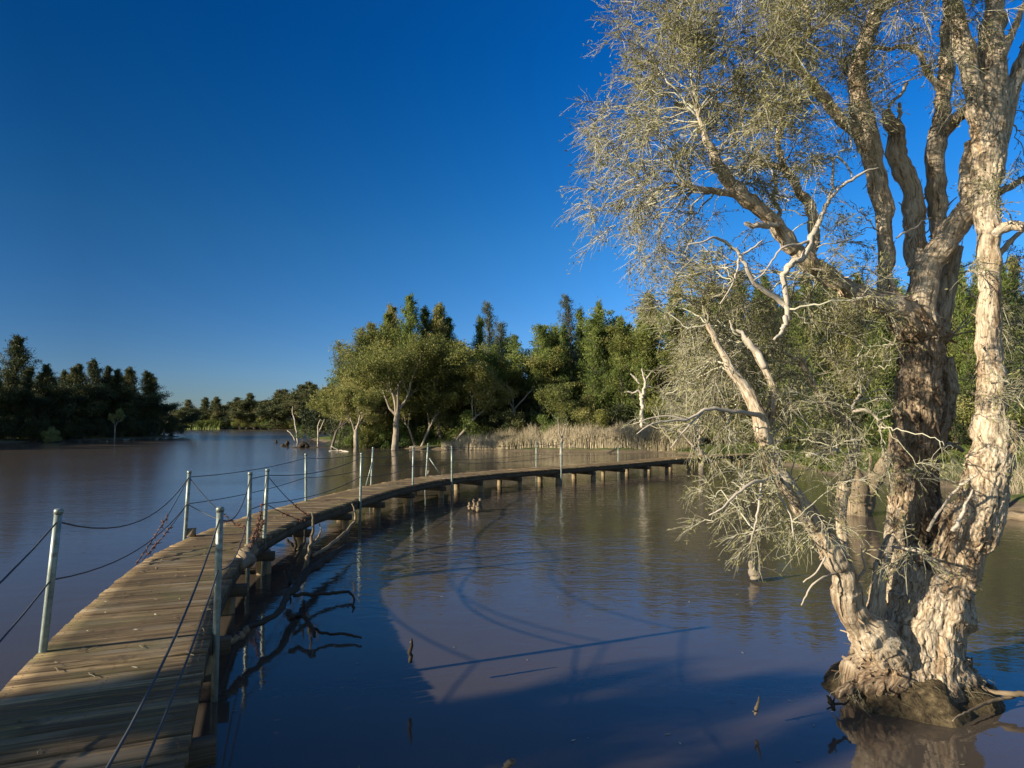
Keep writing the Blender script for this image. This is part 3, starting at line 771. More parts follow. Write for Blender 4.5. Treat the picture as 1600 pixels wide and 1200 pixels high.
# centre group of paperbarks standing at the water's edge
def mel_at(px, Y, topy, label, seed, **k):
    Ht = ht(topy, Y)
    t, top = mel_tree(seed, Ht, **k)
    place(t, px_x(px, Y), Y, Ht / top, 0)
    tag(t, label, 'tree', 'paperbark trees at the water edge'); return t
mel_at(557, 49, 594, 'pale-limbed paperbark standing in the water, second from the left', 11, spread=.9, trunkfrac=.32, nleaf=9000, size=(.1, .2), r0=.19, crown_low=.15)
mel_at(617, 52.5, 512, 'largest paperbark with thick straight trunk standing in the water', 12, spread=.9, trunkfrac=.30, nleaf=22000, size=(.12, .24), r0=.24, fork=6, crown_low=.12)
mel_at(518, 54.5, 606, 'dark-stemmed paperbark at the left end of the water-edge group', 13, spread=.9, trunkfrac=.3, nleaf=9000, bark='darkbark', size=(.1, .2), crown_low=.2)
mel_at(655, 55, 600, 'paperbark with trunk leaning right over the waterline log', 14, spread=.9, trunkfrac=.35, nleaf=12000, lean=(.6, 0), size=(.1, .2))
mel_at(652, 55.5, 605, 'paperbark with trunk leaning left over the waterline log', 24, spread=.8, trunkfrac=.35, nleaf=9000, lean=(-.5, .1), size=(.1, .2))
mel_at(690, 56.5, 532, 'broad dark-trunked paperbark behind the leaning pair', 15, spread=.9, trunkfrac=.25, nleaf=22000, bark='darkbark', size=(.13, .25), crown_low=.2)
mel_at(705, 54.5, 560, 'paperbark with long pale trunk leaning right beside the reeds', 16, spread=.9, trunkfrac=.4, nleaf=16000, lean=(.65, .1), size=(.12, .22), r0=.14)
mel_at(762, 60, 545, 'bushy paperbark in shade behind the left end of the reeds', 17, spread=.9, trunkfrac=.25, nleaf=16000, bark='darkbark', crown_low=.1)
mel_at(590, 61, 520, 'round olive-topped tree filling the back of the water-edge group', 18, spread=.9, trunkfrac=.2, nleaf=18000, bark='darkbark', crown_low=.1)
mel_at(640, 66, 512, 'tall dense tree rising behind the largest paperbark', 19, spread=.7, trunkfrac=.2, nleaf=20000, bark='darkbark', crown_low=.1)
t = mel_at(875, 46.2, 588, 'small yellow-green tree on two pale stems among the reeds', 21, spread=.6, trunkfrac=.22, nleaf=8000, size=(.09, .17), r0=.09, fork=3, crown_low=.35); t['group'] = 'small trees by the reeds'
t = mel_at(1098, 36, 560, 'grey feathery tree on several pale stems behind the boardwalk', 22, spread=.7, trunkfrac=.12, nleaf=12000, leaf='leaf_pale', size=(.07, .15), r0=.14, fork=5, crown_low=.3); t['group'] = 'small trees by the reeds'

mel_at(530, 58, 588, 'olive paperbark crown filling in behind the left-end trees', 25, spread=1.0, trunkfrac=.2, nleaf=13000, bark='darkbark', crown_low=.05, size=(.1, .2))
mel_at(575, 57, 560, 'bushy paperbark between the pale-limbed and the largest paperbark', 26, spread=.9, trunkfrac=.15, nleaf=16000, bark='darkbark', crown_low=.05, size=(.1, .2))
mel_at(668, 60, 548, 'rounded bright olive crown right of the largest paperbark', 27, spread=1.0, trunkfrac=.15, nleaf=20000, bark='darkbark', crown_low=.05, size=(.1, .2))
mel_at(735, 58, 590, 'low spreading paperbark above the left end of the reeds', 28, spread=1.0, trunkfrac=.15, nleaf=16000, bark='darkbark', crown_low=.05, size=(.1, .2))
# casuarina kinds, each then copied
CAS = [cas_tree(31, 12, 2.0, 11000), cas_tree(32, 12, 1.6, 9000), cas_tree(33, 12, 2.5, 13000), cas_tree(34, 12, 1.9, 4200, leaf='leaf_blue', sparse=True, low=.3), cas_tree(35, 12, 2.1, 11000, leaf='leaf_mel')]
CAS += [mel_tree(41, 12, .6, .3, 17000, bark='darkbark', name='broadleaf_tree', crown_low=.1, clump=.8)[0], mel_tree(42, 12, .75, .3, 15000, name='broadleaf_tree', crown_low=.15, leaf='leaf_cas', clump=.7)[0]]
used = {}
def put(proto, x, y, sc, rz, label, group, cat='tree'):
    if proto.name in used: o = copy_tree(proto)
    else: used[proto.name] = 1; o = proto; KIDS[proto.name] = children(proto)
    place(o, x, y, sc, rz); tag(o, label, cat, group); return o
rg = np.random.default_rng(5)
ORD = 'first second third fourth fifth sixth seventh eighth ninth tenth eleventh twelfth thirteenth fourteenth fifteenth sixteenth seventeenth eighteenth nineteenth twentieth'.split()
def ordi(k):
    return ORD[k] if k < 20 else ('twenty-' + ORD[k - 20] if k < 29 else ('thirtieth' if k == 29 else 'thirty-' + ORD[k - 30] if k < 39 else 'fortieth'))
# undergrowth bushes (kinds)
def bush_tree(seed, leaf, nleaf=5200, R=1.5, Hb=2.6):
    rg = np.random.default_rng(seed); root = empty('bush'); mb = MB(); cs = []
    for k in range(20):
        a = rg.uniform(0, 6.283); q = rg.uniform(0, 1) ** .6; z = rg.uniform(.15, 1) * Hb * (1 - .45 * q * q)
        c = np.array([math.cos(a) * R * q, math.sin(a) * R * q, z]); cs.append(c)
        mb.tube(catmull(np.array([[c[0] * .08, c[1] * .08, -.3], [c[0] * .4, c[1] * .4, z * .5], c]), 3), np.linspace(.03, .008, 7), 5)
    mb.build('trunk', M['darkbark'], root, True)
    cs = np.array(cs); ii = rg.integers(0, 20, nleaf); d = rg.normal(size=(nleaf, 3)); d /= np.linalg.norm(d, axis=1, keepdims=True)
    c = cs[ii] + d * (rg.uniform(0, 1, nleaf) ** .4 * rg.uniform(.35, .75, 20)[ii])[:, None]; ok = c[:, 2] > .02; c, d, ii = c[ok], d[ok], ii[ok]
    s_ = rg.uniform(.1, .2, len(c)); mb = MB()
    mb.leaves(c, d * .5 + rg.normal(size=c.shape) * .6 + (0, 0, .3), s_, s_ * .36, np.clip(rg.uniform(0, .6, 20)[ii] + rg.uniform(0, .4, len(c)), 0, 1), rg)
    mb.build('crown', M[leaf], root); return root
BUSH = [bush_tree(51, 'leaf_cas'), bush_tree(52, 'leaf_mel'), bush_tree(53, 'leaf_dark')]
# forest behind the reeds: skyline trees (px, Y, top y, kind)
FRONT = [(536, 63, 535, 3), (552, 62, 518, 3), (566, 64, 545, 6), (588, 63, 515, 4), (604, 62, 503, 0), (620, 63, 492, 4), (640, 60, 476, 0), (663, 61, 494, 0), (676, 61, 490, 4), (688, 62, 497, 0), (700, 62, 512, 0), (724, 64, 520, 6), (742, 63, 512, 1), (770, 70, 488, 3), (782, 66, 520, 3), (800, 60, 540, 6), (823, 64, 506, 6),
         (845, 60, 528, 2), (862, 63, 522, 5), (880, 60, 525, 1), (897, 62, 478, 3), (915, 60, 500, 1), (930, 58, 508, 0), (943, 59, 488, 1), (958, 60, 530, 2), (972, 57, 512, 0), (990, 58, 480, 6), (1008, 56, 496, 0), (1024, 57, 478, 4),
         (1045, 56, 490, 5), (1062, 58, 470, 2), (1085, 56, 480, 0), (1105, 58, 460, 4), (1130, 55, 470, 0), (1150, 57, 450, 2), (1178, 56, 470, 1), (1200, 55, 450, 0)]
for k, (px, Y, ty, kd) in enumerate(FRONT):
    Hh = ht(ty, Y); s_ = Hh / 12
    lab = {0: 'feathery green casuarina', 1: 'narrow pointed green casuarina', 2: 'broad dense green casuarina', 3: 'sparse blue-grey casuarina top', 4: 'olive-brown casuarina', 5: 'rounded olive broadleaf tree', 6: 'loose-crowned green broadleaf tree'}[kd]
    put(CAS[kd], px_x(px, Y), Y, (s_ * rg.uniform(1.0, 1.35), s_ * 1.1, s_), rg.uniform(0, 6), '%s, %s from the left along the skyline behind the reeds' % (lab, ordi(k)), 'casuarinas along the skyline behind the reeds')
for k, (px, Y, sc_) in enumerate([(540, 57, .8), (572, 56, .75), (590, 56.5, .9), (603, 58, 1.0), (632, 57, .9), (648, 58, .8), (672, 57.5, .9), (698, 58, .95), (716, 57, .8)]):
    put(BUSH[1 if k % 2 else 0], px_x(px, Y), Y, sc_, k * 1.1, 'leafy bush between the trunks of the water-edge trees, %s from the left' % ordi(k), 'bushes between the water-edge trees', 'bush')
# second row: fills the wood behind, and right of the big tree
for k in range(46):
    px = 560 + k * 24 + rg.uniform(-8, 8); Y = rg.uniform(64, 82)
    ty = np.interp(px, [560, 650, 760, 1000, 1250, 1660], [545, 512, 540, 515, 470, 450]) + rg.uniform(-12, 30)
    kd = int(rg.choice([0, 1, 2, 4, 5, 6])); s_ = (ht(ty + (28 if kd > 4 else 0), Y)) / 12
    put(CAS[kd], px_x(px, Y), Y, (s_ * 1.4, s_ * 1.4, s_), rg.uniform(0, 6), 'dark green tree deep in the wood behind the skyline casuarinas', 'trees deep in the wood')
RB = [(1235, 48, 470, 0), (1262, 44, 455, 2), (1290, 50, 440, 1), (1318, 44, 470, 4), (1345, 47, 450, 0), (1372, 43, 480, 2), (1398, 46, 455, 0), (1480, 45, 450, 4), (1500, 48, 430, 0), (1522, 42, 440, 1), (1548, 45, 425, 2), (1572, 42, 440, 0), (1596, 46, 420, 4), (1625, 42, 430, 2), (1660, 40, 420, 0), (1455, 50, 470, 1)]
RB.sort()
for k, (px, Y, ty, kd) in enumerate(RB):
    s_ = ht(ty, Y) / 12
    put(CAS[kd], px_x(px, Y), Y, (s_, s_, s_), rg.uniform(0, 6), 'green casuarina behind the big tree, %s from the left beyond the grassy bank' % ordi(k), 'casuarinas beyond the grassy bank')
kb = 0
for k in range(40):
    px = 545 + k * 27 + rg.uniform(-6, 6)
    Y = np.interp(px, [560, 700, 1000, 1150, 1300, 1650], [60, 57, 54, 50, 42, 36]) + rg.uniform(-1.5, 2.5)
    s_ = rg.uniform(.75, 1.35)
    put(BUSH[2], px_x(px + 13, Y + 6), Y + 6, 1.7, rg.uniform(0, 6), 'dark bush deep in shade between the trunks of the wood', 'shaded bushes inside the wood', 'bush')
    put(BUSH[int(rg.integers(0, 3))], px_x(px, Y), Y, s_, rg.uniform(0, 6), 'low green bush at the foot of the wood, %s from left' % ordi(k), 'bushes at the foot of the wood', 'bush')
for k in range(30):
    px = 540 + k * 38 + rg.uniform(-6, 6); Y = rg.uniform(84, 90)
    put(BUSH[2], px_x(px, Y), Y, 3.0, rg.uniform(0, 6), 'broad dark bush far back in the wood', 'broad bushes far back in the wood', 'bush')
# left bank wood (its sunlit side faces away from the lake)
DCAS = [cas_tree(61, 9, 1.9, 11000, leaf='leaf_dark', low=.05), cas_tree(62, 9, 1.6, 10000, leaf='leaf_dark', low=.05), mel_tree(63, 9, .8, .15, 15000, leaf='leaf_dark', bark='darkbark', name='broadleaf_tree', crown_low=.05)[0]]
LB = [(-4, 72, 590), (12, 73, 585), (38, 78, 536), (26, 74, 580), (52, 75, 582), (66, 77, 572), (82, 79, 586), (96, 80, 580), (108, 82, 572), (124, 84, 582), (140, 86, 580), (154, 87, 586), (168, 88, 572), (182, 90, 582), (194, 91, 580), (208, 93, 584), (222, 95, 582), (234, 96, 588), (246, 97, 588), (256, 99, 592), (264, 100, 606)]
LB.sort()
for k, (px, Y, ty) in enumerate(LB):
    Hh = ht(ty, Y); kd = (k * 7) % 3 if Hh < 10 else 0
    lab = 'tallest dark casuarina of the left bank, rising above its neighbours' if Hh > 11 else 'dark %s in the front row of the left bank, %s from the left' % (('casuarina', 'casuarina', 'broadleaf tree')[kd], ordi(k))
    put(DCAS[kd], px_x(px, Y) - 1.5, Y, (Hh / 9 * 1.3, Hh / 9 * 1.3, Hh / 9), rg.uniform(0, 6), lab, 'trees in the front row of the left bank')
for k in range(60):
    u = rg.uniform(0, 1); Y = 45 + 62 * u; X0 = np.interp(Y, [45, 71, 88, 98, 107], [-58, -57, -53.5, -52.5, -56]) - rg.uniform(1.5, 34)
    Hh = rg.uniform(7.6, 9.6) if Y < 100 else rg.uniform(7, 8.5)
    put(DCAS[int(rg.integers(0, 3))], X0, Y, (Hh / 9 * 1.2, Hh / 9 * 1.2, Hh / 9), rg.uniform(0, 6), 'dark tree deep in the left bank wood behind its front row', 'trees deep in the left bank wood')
for k in range(26):
    Y = 58 + 41 * (k + rg.uniform(0, .6)) / 26; X0 = np.interp(Y, [45, 71, 88, 98, 107], [-58, -56.3, -52.8, -51.3, -56]) - rg.uniform(.0, 1.2)
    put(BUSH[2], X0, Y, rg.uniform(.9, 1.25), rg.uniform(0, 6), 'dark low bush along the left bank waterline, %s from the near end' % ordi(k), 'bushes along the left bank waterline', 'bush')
t, top = mel_tree(71, ht(648, 77) + .2, .55, .45, 3500, size=(.1, .18), r0=.13, fork=4, leaf='leaf_mel', crown_low=.5); place(t, px_x(180, 77), 77, (.62, .62, 1.12), 0, -.1)
tag(t, 'small lone tree standing in water before the dark left bank', 'tree')
put(BUSH[1], px_x(70, 70.5), 71.5, .62, 1, 'sunlit yellow-green bush low on the dark left bank', 'bushes lit on the left bank', 'bush')
# far bank
for k in range(22):
    px = 266 + 12 * k + rg.uniform(-3, 3); Y = np.interp(px, [270, 400, 500, 530], [211, 202, 194, 187])
    put(BUSH[int(rg.integers(0, 3))], px_x(px, Y), Y, rg.uniform(1.0, 1.7), rg.uniform(0, 6), 'distant low bush at the far bank waterline, %s from the left' % ordi(k), 'bushes at the far bank waterline', 'bush')
FARC = [mel_tree(81, 8, 1.0, .15, 5200, name='broadleaf_tree', crown_low=.05, size=(.25, .45), bark='darkbark', leaf='leaf_far')[0], mel_tree(82, 8, .9, .2, 5200, name='broadleaf_tree', crown_low=.05, size=(.25, .45), leaf='leaf_far', bark='darkbark')[0], cas_tree(83, 8, 1.9, 4200, low=.05, size=1.7, leaf='leaf_far')]
fx = sorted(rg.uniform(268, 530, 34))
for k, px in enumerate(fx):
    Y = np.interp(px, [270, 400, 500, 530], [212, 203, 195, 188]) + rg.uniform(0, 5)
    ty = np.interp(px, [268, 300, 340, 420, 480, 530], [640, 634, 632, 626, 614, 608]) + rg.uniform(-4, 6)
    Hh = ht(ty, Y); s_ = Hh / 8; kd = int(rg.choice([0, 0, 1, 2]))
    put(FARC[kd], px_x(px, Y), Y, (s_ * 1.7, s_ * 1.7, s_ * 1.12), rg.uniform(0, 6), 'distant olive tree on the far bank, %s from the left' % ordi(k), 'trees on the far bank')
for k in range(34):
    px = rg.uniform(262, 540); Y = rg.uniform(212, 250); ty = np.interp(px, [268, 340, 420, 480, 530], [640, 634, 628, 614, 608]) + rg.uniform(-3, 8)
    s_ = ht(ty, Y) / 8
    put(FARC[int(rg.choice([0, 1, 2]))], px_x(px, Y), Y, (s_ * 2.0, s_ * 2.0, s_ * 1.15), rg.uniform(0, 6), 'tree in the rows behind the far bank front row', 'trees behind the far bank')
# drowned shrub left of the trees
sh, top = mel_tree(91, 2.6, 1.2, .06, 900, name='shrub', crown_low=.3, size=(.08, .16), leaf='leaf_cas', fork=5, r0=.03, bark='darkbark'); place(sh, px_x(477, 60), 60, 1, 0, -.05)
tag(sh, 'drowned green-topped shrub with bare reddish stems in the open water', 'shrub')

# trees on the near bank behind the viewer: they throw the shade over deck and water
NB = [(-15.2, -2.4, 7.9), (-19.0, -3.8, 9.0), (-13.0, -4.0, 6.4), (-22.5, -5.4, 9.4), (-17, -5.7, 8.0)]
NT_ = [mel_tree(95, 6, .9, .15, 5600, name='bankside_tree', crown_low=.05, size=(.13, .24), clump=.62)[0]]
for k, (x, y, h_) in enumerate(NB):
    put(NT_[0], x, y, (h_ / 9.4, h_ / 9.4, h_ / 6.2), k * 1.3, 'bushy tree on the near bank behind the viewer, %s of its clump' % ordi(k), 'trees on the near bank behind the viewer')

# ------------------------------------------------------------------ reeds, grass
def blades(name, N, region, hts, wid, mat, lean=.18, kind='stuff', cat='reeds', label=None, seed=1, fade=False):
    rg = np.random.default_rng(seed)
    x, y = region(rg, N)
    z = land(x, y); ok = z > .02; x, y, z = x[ok], y[ok], z[ok]; n_ = len(x)
    h = rg.uniform(hts[0], hts[1], n_) * (1 + .35 * vnoise(np.stack([x * .5, y * .5, x * 0], 1)))
    if fade: h *= np.interp(x / y * F + 800, [680, 720, 800, 1000], [.25, .6, .9, 1.05]) * (1 + .25 * vnoise(np.stack([x * 1.7, y * .3, x * 0 + 3], 1)))
    d = rg.normal(size=(n_, 2)) * lean
    k = 4; t = np.linspace(0, 1, k)
    Pt = np.zeros((n_, k, 3))
    Pt[..., 0] = x[:, None] + d[:, :1] * h[:, None] * t ** 2; Pt[..., 1] = y[:, None] + d[:, 1:] * h[:, None] * t ** 2
    Pt[..., 2] = z[:, None] - .05 + h[:, None] * t * (1 - .15 * t)
    R = wid * rg.uniform(.6, 1.3, n_)[:, None] * np.array([1, .9, .65, .2])
    mb = MB(); mb.twigs(Pt, R, np.clip(rg.beta(2, 2, n_) + .25 * vnoise(np.stack([x * .4, y * .4, x * 0 + 9], 1)), 0, 1))
    return tag(mb.build(name, M[mat]), label, cat, kind=kind)
def reg_reed(rg, N):
    px = rg.uniform(690, 1080, N); e = np.interp(px, [690, 740, 1050, 1080], [52.2, 51.2, 47.6, 46]); y = e + rg.uniform(0, 1, N) ** 1.3 * 6.5
    return (px - 800) / F * y, y
blades('reeds', 19000, reg_reed, (.7, 1.75), .017, 'reed', .14, fade=True, label='dense dry tan reed bed along the far waterline', seed=2)
def reg_reed2(rg, N):
    y = rg.uniform(16.5, 24, N); x = 13.8 + rg.uniform(0, 1, N) * 7 + (y - 16) * .05
    return x, y
blades('reeds', 2600, reg_reed2, (.3, .8), .006, 'reed', .35, label='sparse dry stalks on the near mud bank at right', seed=3)
def reg_grass(rg, N):
    y = rg.uniform(28, 47, N); x = np.interp(y, [28, 36, 43, 47], [13.8, 15, 13.5, 12]) + rg.uniform(0, 1, N) ** 1.2 * 26
    return x, y
blades('grass', 26000, reg_grass, (.15, .5), .02, 'grass', .4, cat='grass', label='green grass on the bank behind the big tree', seed=4)
def reg_grass3(rg, N):
    px = rg.uniform(290, 345, N); y = rg.uniform(201, 206, N) + 1
    return (px - 800) / F * y, y
def reg_grass2(rg, N):
    px = rg.uniform(570, 760, N); y = np.interp(px, [570, 650, 760], [60, 56, 52]) + rg.uniform(0, 5, N)
    return (px - 800) / F * y, y
blades('grass', 7000, reg_grass2, (.25, .8), .022, 'grass', .4, cat='grass', label='rough grass at the feet of the water-edge trees', seed=5)
blades('grass', 5000, reg_grass3, (1.0, 2.6), .12, 'grass', .3, cat='grass', label='bright green grass patch on the far bank', seed=6)

# ------------------------------------------------------------------ the big paperbark
rg = np.random.default_rng(77)
hero = empty('paperbark_tree', tuple(P(1425, 1075, 5.5) * (1, 1, 0)))
tag(hero, 'huge many-stemmed paperbark with peeling bark and drooping grey twigs, nearest in the water', 'tree')
HO = np.array(hero.location)
# (px, py, Y, width px)
LIMBS = [
    # root mass
    [(1330, 1062, 5.3, 60), (1370, 1058, 5.35, 90), (1430, 1060, 5.4, 105), (1490, 1066, 5.35, 80), (1535, 1078, 5.3, 40)],
    [(1345, 1040, 5.5, 70), (1420, 1030, 5.5, 120), (1480, 1035, 5.5, 90)],
    [(1400, 1085, 5.25, 60), (1440, 1080, 5.3, 70), (1480, 1082, 5.35, 50)],
    # main swelling base
    [(1425, 1075, 5.5, 190), (1430, 1010, 5.55, 150), (1445, 950, 5.6, 140), (1455, 900, 5.65, 120)],
    [(1385, 1030, 5.35, 80), (1370, 1005, 5.3, 75), (1345, 975, 5.25, 58), (1326, 940, 5.2, 48), (1320, 900, 5.15, 46), (1303, 865, 5.1, 44), (1280, 828, 5.05, 38), (1250, 788, 5.0, 34), (1218, 742, 4.95, 31), (1200, 700, 4.95, 30), (1188, 655, 4.95, 27), (1168, 612, 5.0, 23), (1143, 575, 5.0, 18), (1120, 535, 5.0, 13), (1105, 505, 5.0, 9)],
    [(1195, 680, 4.95, 22), (1207, 612, 5.1, 17), (1182, 555, 5.1, 14), (1163, 530, 5.1, 10)],
    [(1322, 930, 5.25, 24), (1319, 860, 5.35, 19), (1313, 800, 5.4, 19), (1318, 762, 5.4, 22), (1331, 722, 5.4, 20), (1337, 698, 5.4, 18), (1326, 672, 5.4, 15), (1311, 650, 5.45, 13), (1289, 630, 5.5, 12), (1265, 590, 5.6, 11), (1250, 560, 5.6, 9)],
    [(1395, 990, 5.45, 40), (1368, 970, 5.45, 30), (1370, 925, 5.45, 24), (1378, 880, 5.5, 22), (1392, 840, 5.6, 18)],
    # C dark trunk
    [(1440, 950, 5.75, 90), (1425, 860, 5.85, 80), (1423, 800, 5.9, 72), (1428, 740, 5.9, 68), (1430, 680, 5.9, 68), (1434, 620, 5.9, 74), (1438, 560, 5.9, 70), (1436, 510, 5.9, 64), (1430, 480, 5.9, 54)],
    # C1 long left limb
    [(1440, 520, 5.85, 60), (1400, 482, 5.75, 46), (1350, 465, 5.6, 38), (1300, 435, 5.45, 34), (1262, 408, 5.35, 31), (1238, 385, 5.3, 28), (1212, 350, 5.25, 27), (1186, 325, 5.2, 26), (1160, 303, 5.15, 25), (1143, 290, 5.15, 25), (1125, 262, 5.1, 20), (1110, 232, 5.1, 17), (1100, 205, 5.1, 12), (1088, 170, 5.1, 8)],
    [(1158, 304, 5.15, 16), (1125, 300, 5.1, 13), (1095, 296, 5.05, 11), (1065, 288, 5.0, 9)],
    [(1262, 408, 5.35, 22), (1272, 368, 5.4, 20), (1267, 325, 5.45, 19), (1248, 298, 5.5, 18), (1228, 268, 5.5, 15), (1190, 255, 5.5, 11), (1160, 262, 5.5, 8)],
    [(1228, 268, 5.5, 12), (1215, 225, 5.6, 10), (1222, 180, 5.7, 8)],
    # C2 vertical limb
    [(1425, 520, 5.8, 55), (1398, 485, 5.75, 40), (1381, 445, 5.75, 29), (1385, 400, 5.8, 28), (1383, 350, 5.8, 28), (1375, 300, 5.8, 33), (1366, 255, 5.8, 33), (1352, 205, 5.8, 38), (1341, 150, 5.8, 33), (1341, 110, 5.8, 28), (1350, 75, 5.8, 26), (1366, 30, 5.8, 24), (1382, -20, 5.8, 22), (1400, -120, 5.9, 18), (1380, -260, 6.0, 10)],
    [(1355, 212, 5.8, 26), (1325, 198, 5.75, 22), (1304, 173, 5.7, 19), (1277, 140, 5.65, 17), (1250, 110, 5.6, 15), (1222, 88, 5.6, 12), (1190, 78, 5.6, 8)],
    [(1266, 55, 5.6, 9), (1260, 15, 5.6, 11), (1240, -20, 5.6, 12), (1290, -90, 5.7, 14), (1370, -60, 5.8, 14)],
    # C3
    [(1440, 430, 5.9, 42), (1432, 390, 5.95, 38), (1428, 345, 6.0, 36), (1425, 300, 6.0, 34), (1408, 262, 6.0, 34), (1400, 235, 6.0, 32), (1402, 208, 6.0, 28), (1390, 192, 6.0, 22), (1384, 172, 6.0, 12)],
    # C4
    [(1436, 520, 5.85, 60), (1440, 460, 5.8, 50), (1452, 415, 5.75, 46), (1475, 378, 5.7, 44), (1500, 345, 5.65, 42), (1518, 318, 5.6, 40), (1512, 270, 5.7, 26), (1520, 220, 5.7, 24)],
    # C5
    [(1474, 385, 5.85, 30), (1466, 345, 6.0, 32), (1463, 295, 6.0, 33), (1461, 235, 6.0, 32), (1471, 190, 6.0, 29), (1473, 150, 6.0, 27), (1476, 112, 6.0, 26), (1479, 62, 6.0, 24), (1482, 0, 6.0, 22), (1470, -120, 6.1, 16), (1480, -260, 6.2, 9)],
    [(1472, 215, 6.0, 20), (1488, 190, 5.9, 22), (1515, 172, 5.7, 22)],
    [(1474, 145, 6.0, 14), (1448, 112, 5.95, 12), (1436, 84, 5.9, 10), (1412, 72, 5.9, 9), (1390, 77, 5.85, 9), (1366, 73, 5.8, 9)],
    # C6 right part of dark trunk
    [(1490, 385, 5.95, 26), (1483, 430, 6.0, 30), (1474, 480, 6.0, 34), (1462, 530, 6.0, 44)],
    [(1455, 520, 5.95, 50), (1478, 525, 6.0, 24), (1486, 528, 6.0, 12)],
    # D pale right trunk
    [(1460, 960, 5.55, 110), (1482, 900, 5.5, 84), (1505, 850, 5.45, 78), (1530, 800, 5.4, 76), (1543, 750, 5.4, 72), (1550, 705, 5.4, 66), (1549, 665, 5.4, 54), (1546, 630, 5.4, 44), (1549, 600, 5.4, 44), (1546, 550, 5.4, 39), (1545, 500, 5.4, 37), (1545, 450, 5.4, 35), (1545, 400, 5.4, 35), (1546, 360, 5.4, 38), (1541, 310, 5.45, 44), (1543, 250, 5.5, 50), (1546, 200, 5.5, 56), (1548, 150, 5.5, 54), (1550, 100, 5.5, 44), (1552, 50, 5.5, 38), (1554, 0, 5.5, 34), (1560, -120, 5.6, 24), (1550, -280, 5.7, 12)],
    [(1535, 190, 5.5, 40), (1518, 120, 5.5, 36), (1502, 60, 5.5, 32), (1490, 10, 5.5, 28), (1470, -50, 5.5, 24), (1440, -150, 5.5, 16), (1400, -260, 5.5, 9)],
    [(1556, 235, 5.5, 32), (1572, 175, 5.5, 30), (1588, 125, 5.5, 28), (1606, 80, 5.5, 26), (1640, 0, 5.5, 20), (1690, -100, 5.5, 12)],
    [(1566, 90, 5.4, 12), (1586, 40, 5.4, 13), (1602, 0, 5.4, 10), (1610, -60, 5.4, 7)],
    [(1552, 365, 5.35, 22), (1575, 354, 5.3, 18), (1592, 352, 5.25, 17), (1600, 356, 5.2, 12)],
    [(1558, 402, 5.4, 12), (1578, 378, 5.4, 10), (1604, 355, 5.4, 8)],
    [(1560, 300, 5.6, 14), (1590, 285, 5.7, 12), (1640, 250, 5.8, 9)],
    [(1560, 735, 5.4, 24), (1582, 692, 5.45, 16), (1605, 668, 5.5, 13), (1640, 640, 5.5, 8)],
    # bulges of D
    [(1560, 720, 5.35, 40), (1570, 690, 5.35, 40), (1572, 655, 5.35, 26)],
    [(1500, 790, 5.35, 44), (1485, 830, 5.35, 40), (1478, 870, 5.4, 44), (1500, 910, 5.45, 60)],
    # burls and lumps on C
    [(1455, 700, 5.85, 36), (1475, 640, 5.95, 40), (1478, 600, 5.95, 36), (1470, 560, 5.95, 44)],
    [(1460, 690, 5.95, 22), (1490, 697, 6.0, 12), (1506, 706, 6.0, 8)],
    [(1450, 740, 5.95, 30), (1465, 800, 5.95, 24), (1470, 850, 5.9, 28)],
    # roots
    [(1360, 1060, 5.3, 30), (1325, 1075, 5.2, 22), (1308, 1085, 5.15, 14)],
    [(1500, 1050, 5.45, 26), (1530, 1070, 5.4, 20), (1552, 1086, 5.3, 12)],
]
SK_P, SK_R, SK_T, SK_S = [], [], [], []
mb = MB(); SLIM = .90
for li, ln in enumerate(LIMBS):
    pts = np.array([P(a, b, y) for a, b, y, w in ln]); rad = np.array([SLIM * w * y / F / 2 for a, b, y, w in ln])
    c = catmull(np.c_[pts, rad], 7); pts, rad = c[:, :3], np.maximum(c[:, 3], .012)
    if pts[0, 2] > .3: pass
    k_ = len(pts); pts = pts + np.clip(rad, 0, .06)[:, None] * .25 * np.stack([vnoise(np.c_[np.arange(k_) * .45, np.full(k_, li * 3.1), np.full(k_, q * 5.5)]) for q in range(3)], 1)
    rad = rad * (1 + .10 * vnoise(np.c_[np.arange(k_) * .5, np.full(k_, li * 2.7), np.zeros(k_)]))
    mb.tube(pts, rad, 16)
    tg = np.gradient(pts, axis=0); tg /= np.linalg.norm(tg, axis=1)[:, None]
    SK_P.append(pts); SK_R.append(rad); SK_T.append(tg)
    SK_S.append(li * 2.3 + np.concatenate([[0], np.cumsum(np.linalg.norm(np.diff(pts, axis=0), axis=1))]))
SKP, SKR, SKT, SKS = np.vstack(SK_P), np.concatenate(SK_R), np.vstack(SK_T), np.concatenate(SK_S)
me = mb.mesh('limbs'); tmp = bpy.data.objects.new('limbs', me); COL.objects.link(tmp)
md = tmp.modifiers.new('r', 'REMESH'); md.mode = 'VOXEL'; md.voxel_size = .0085; md.use_smooth_shade = True
dg = bpy.context.evaluated_depsgraph_get()
tm = bpy.data.meshes.new_from_object(tmp.evaluated_get(dg))
nv = len(tm.vertices); co = np.empty(nv * 3); tm.vertices.foreach_get('co', co); co = co.reshape(-1, 3)
no = np.empty(nv * 3); tm.vertices.foreach_get('normal', no) if False else None
no = np.array([0.0] * (nv * 3)); tm.vertex_normals.foreach_get('vector', no); no = no.reshape(-1, 3)
bpy.data.objects.remove(tmp)
def nearest(p, wt=1.0):
    out = np.empty(len(p), int)
    for a in range(0, len(p), 4000):
        d = np.linalg.norm(p[a:a + 4000, None, :] - SKP[None], axis=2) - SKR[None] * wt
        out[a:a + 4000] = np.argmin(d, 1)
    return out
ni = nearest(co)
rel = co - SKP[ni]; ax = (rel * SKT[ni]).sum(1)
perp = rel - SKT[ni] * ax[:, None]
sl = SKS[ni] + ax; lr = SKR[ni]
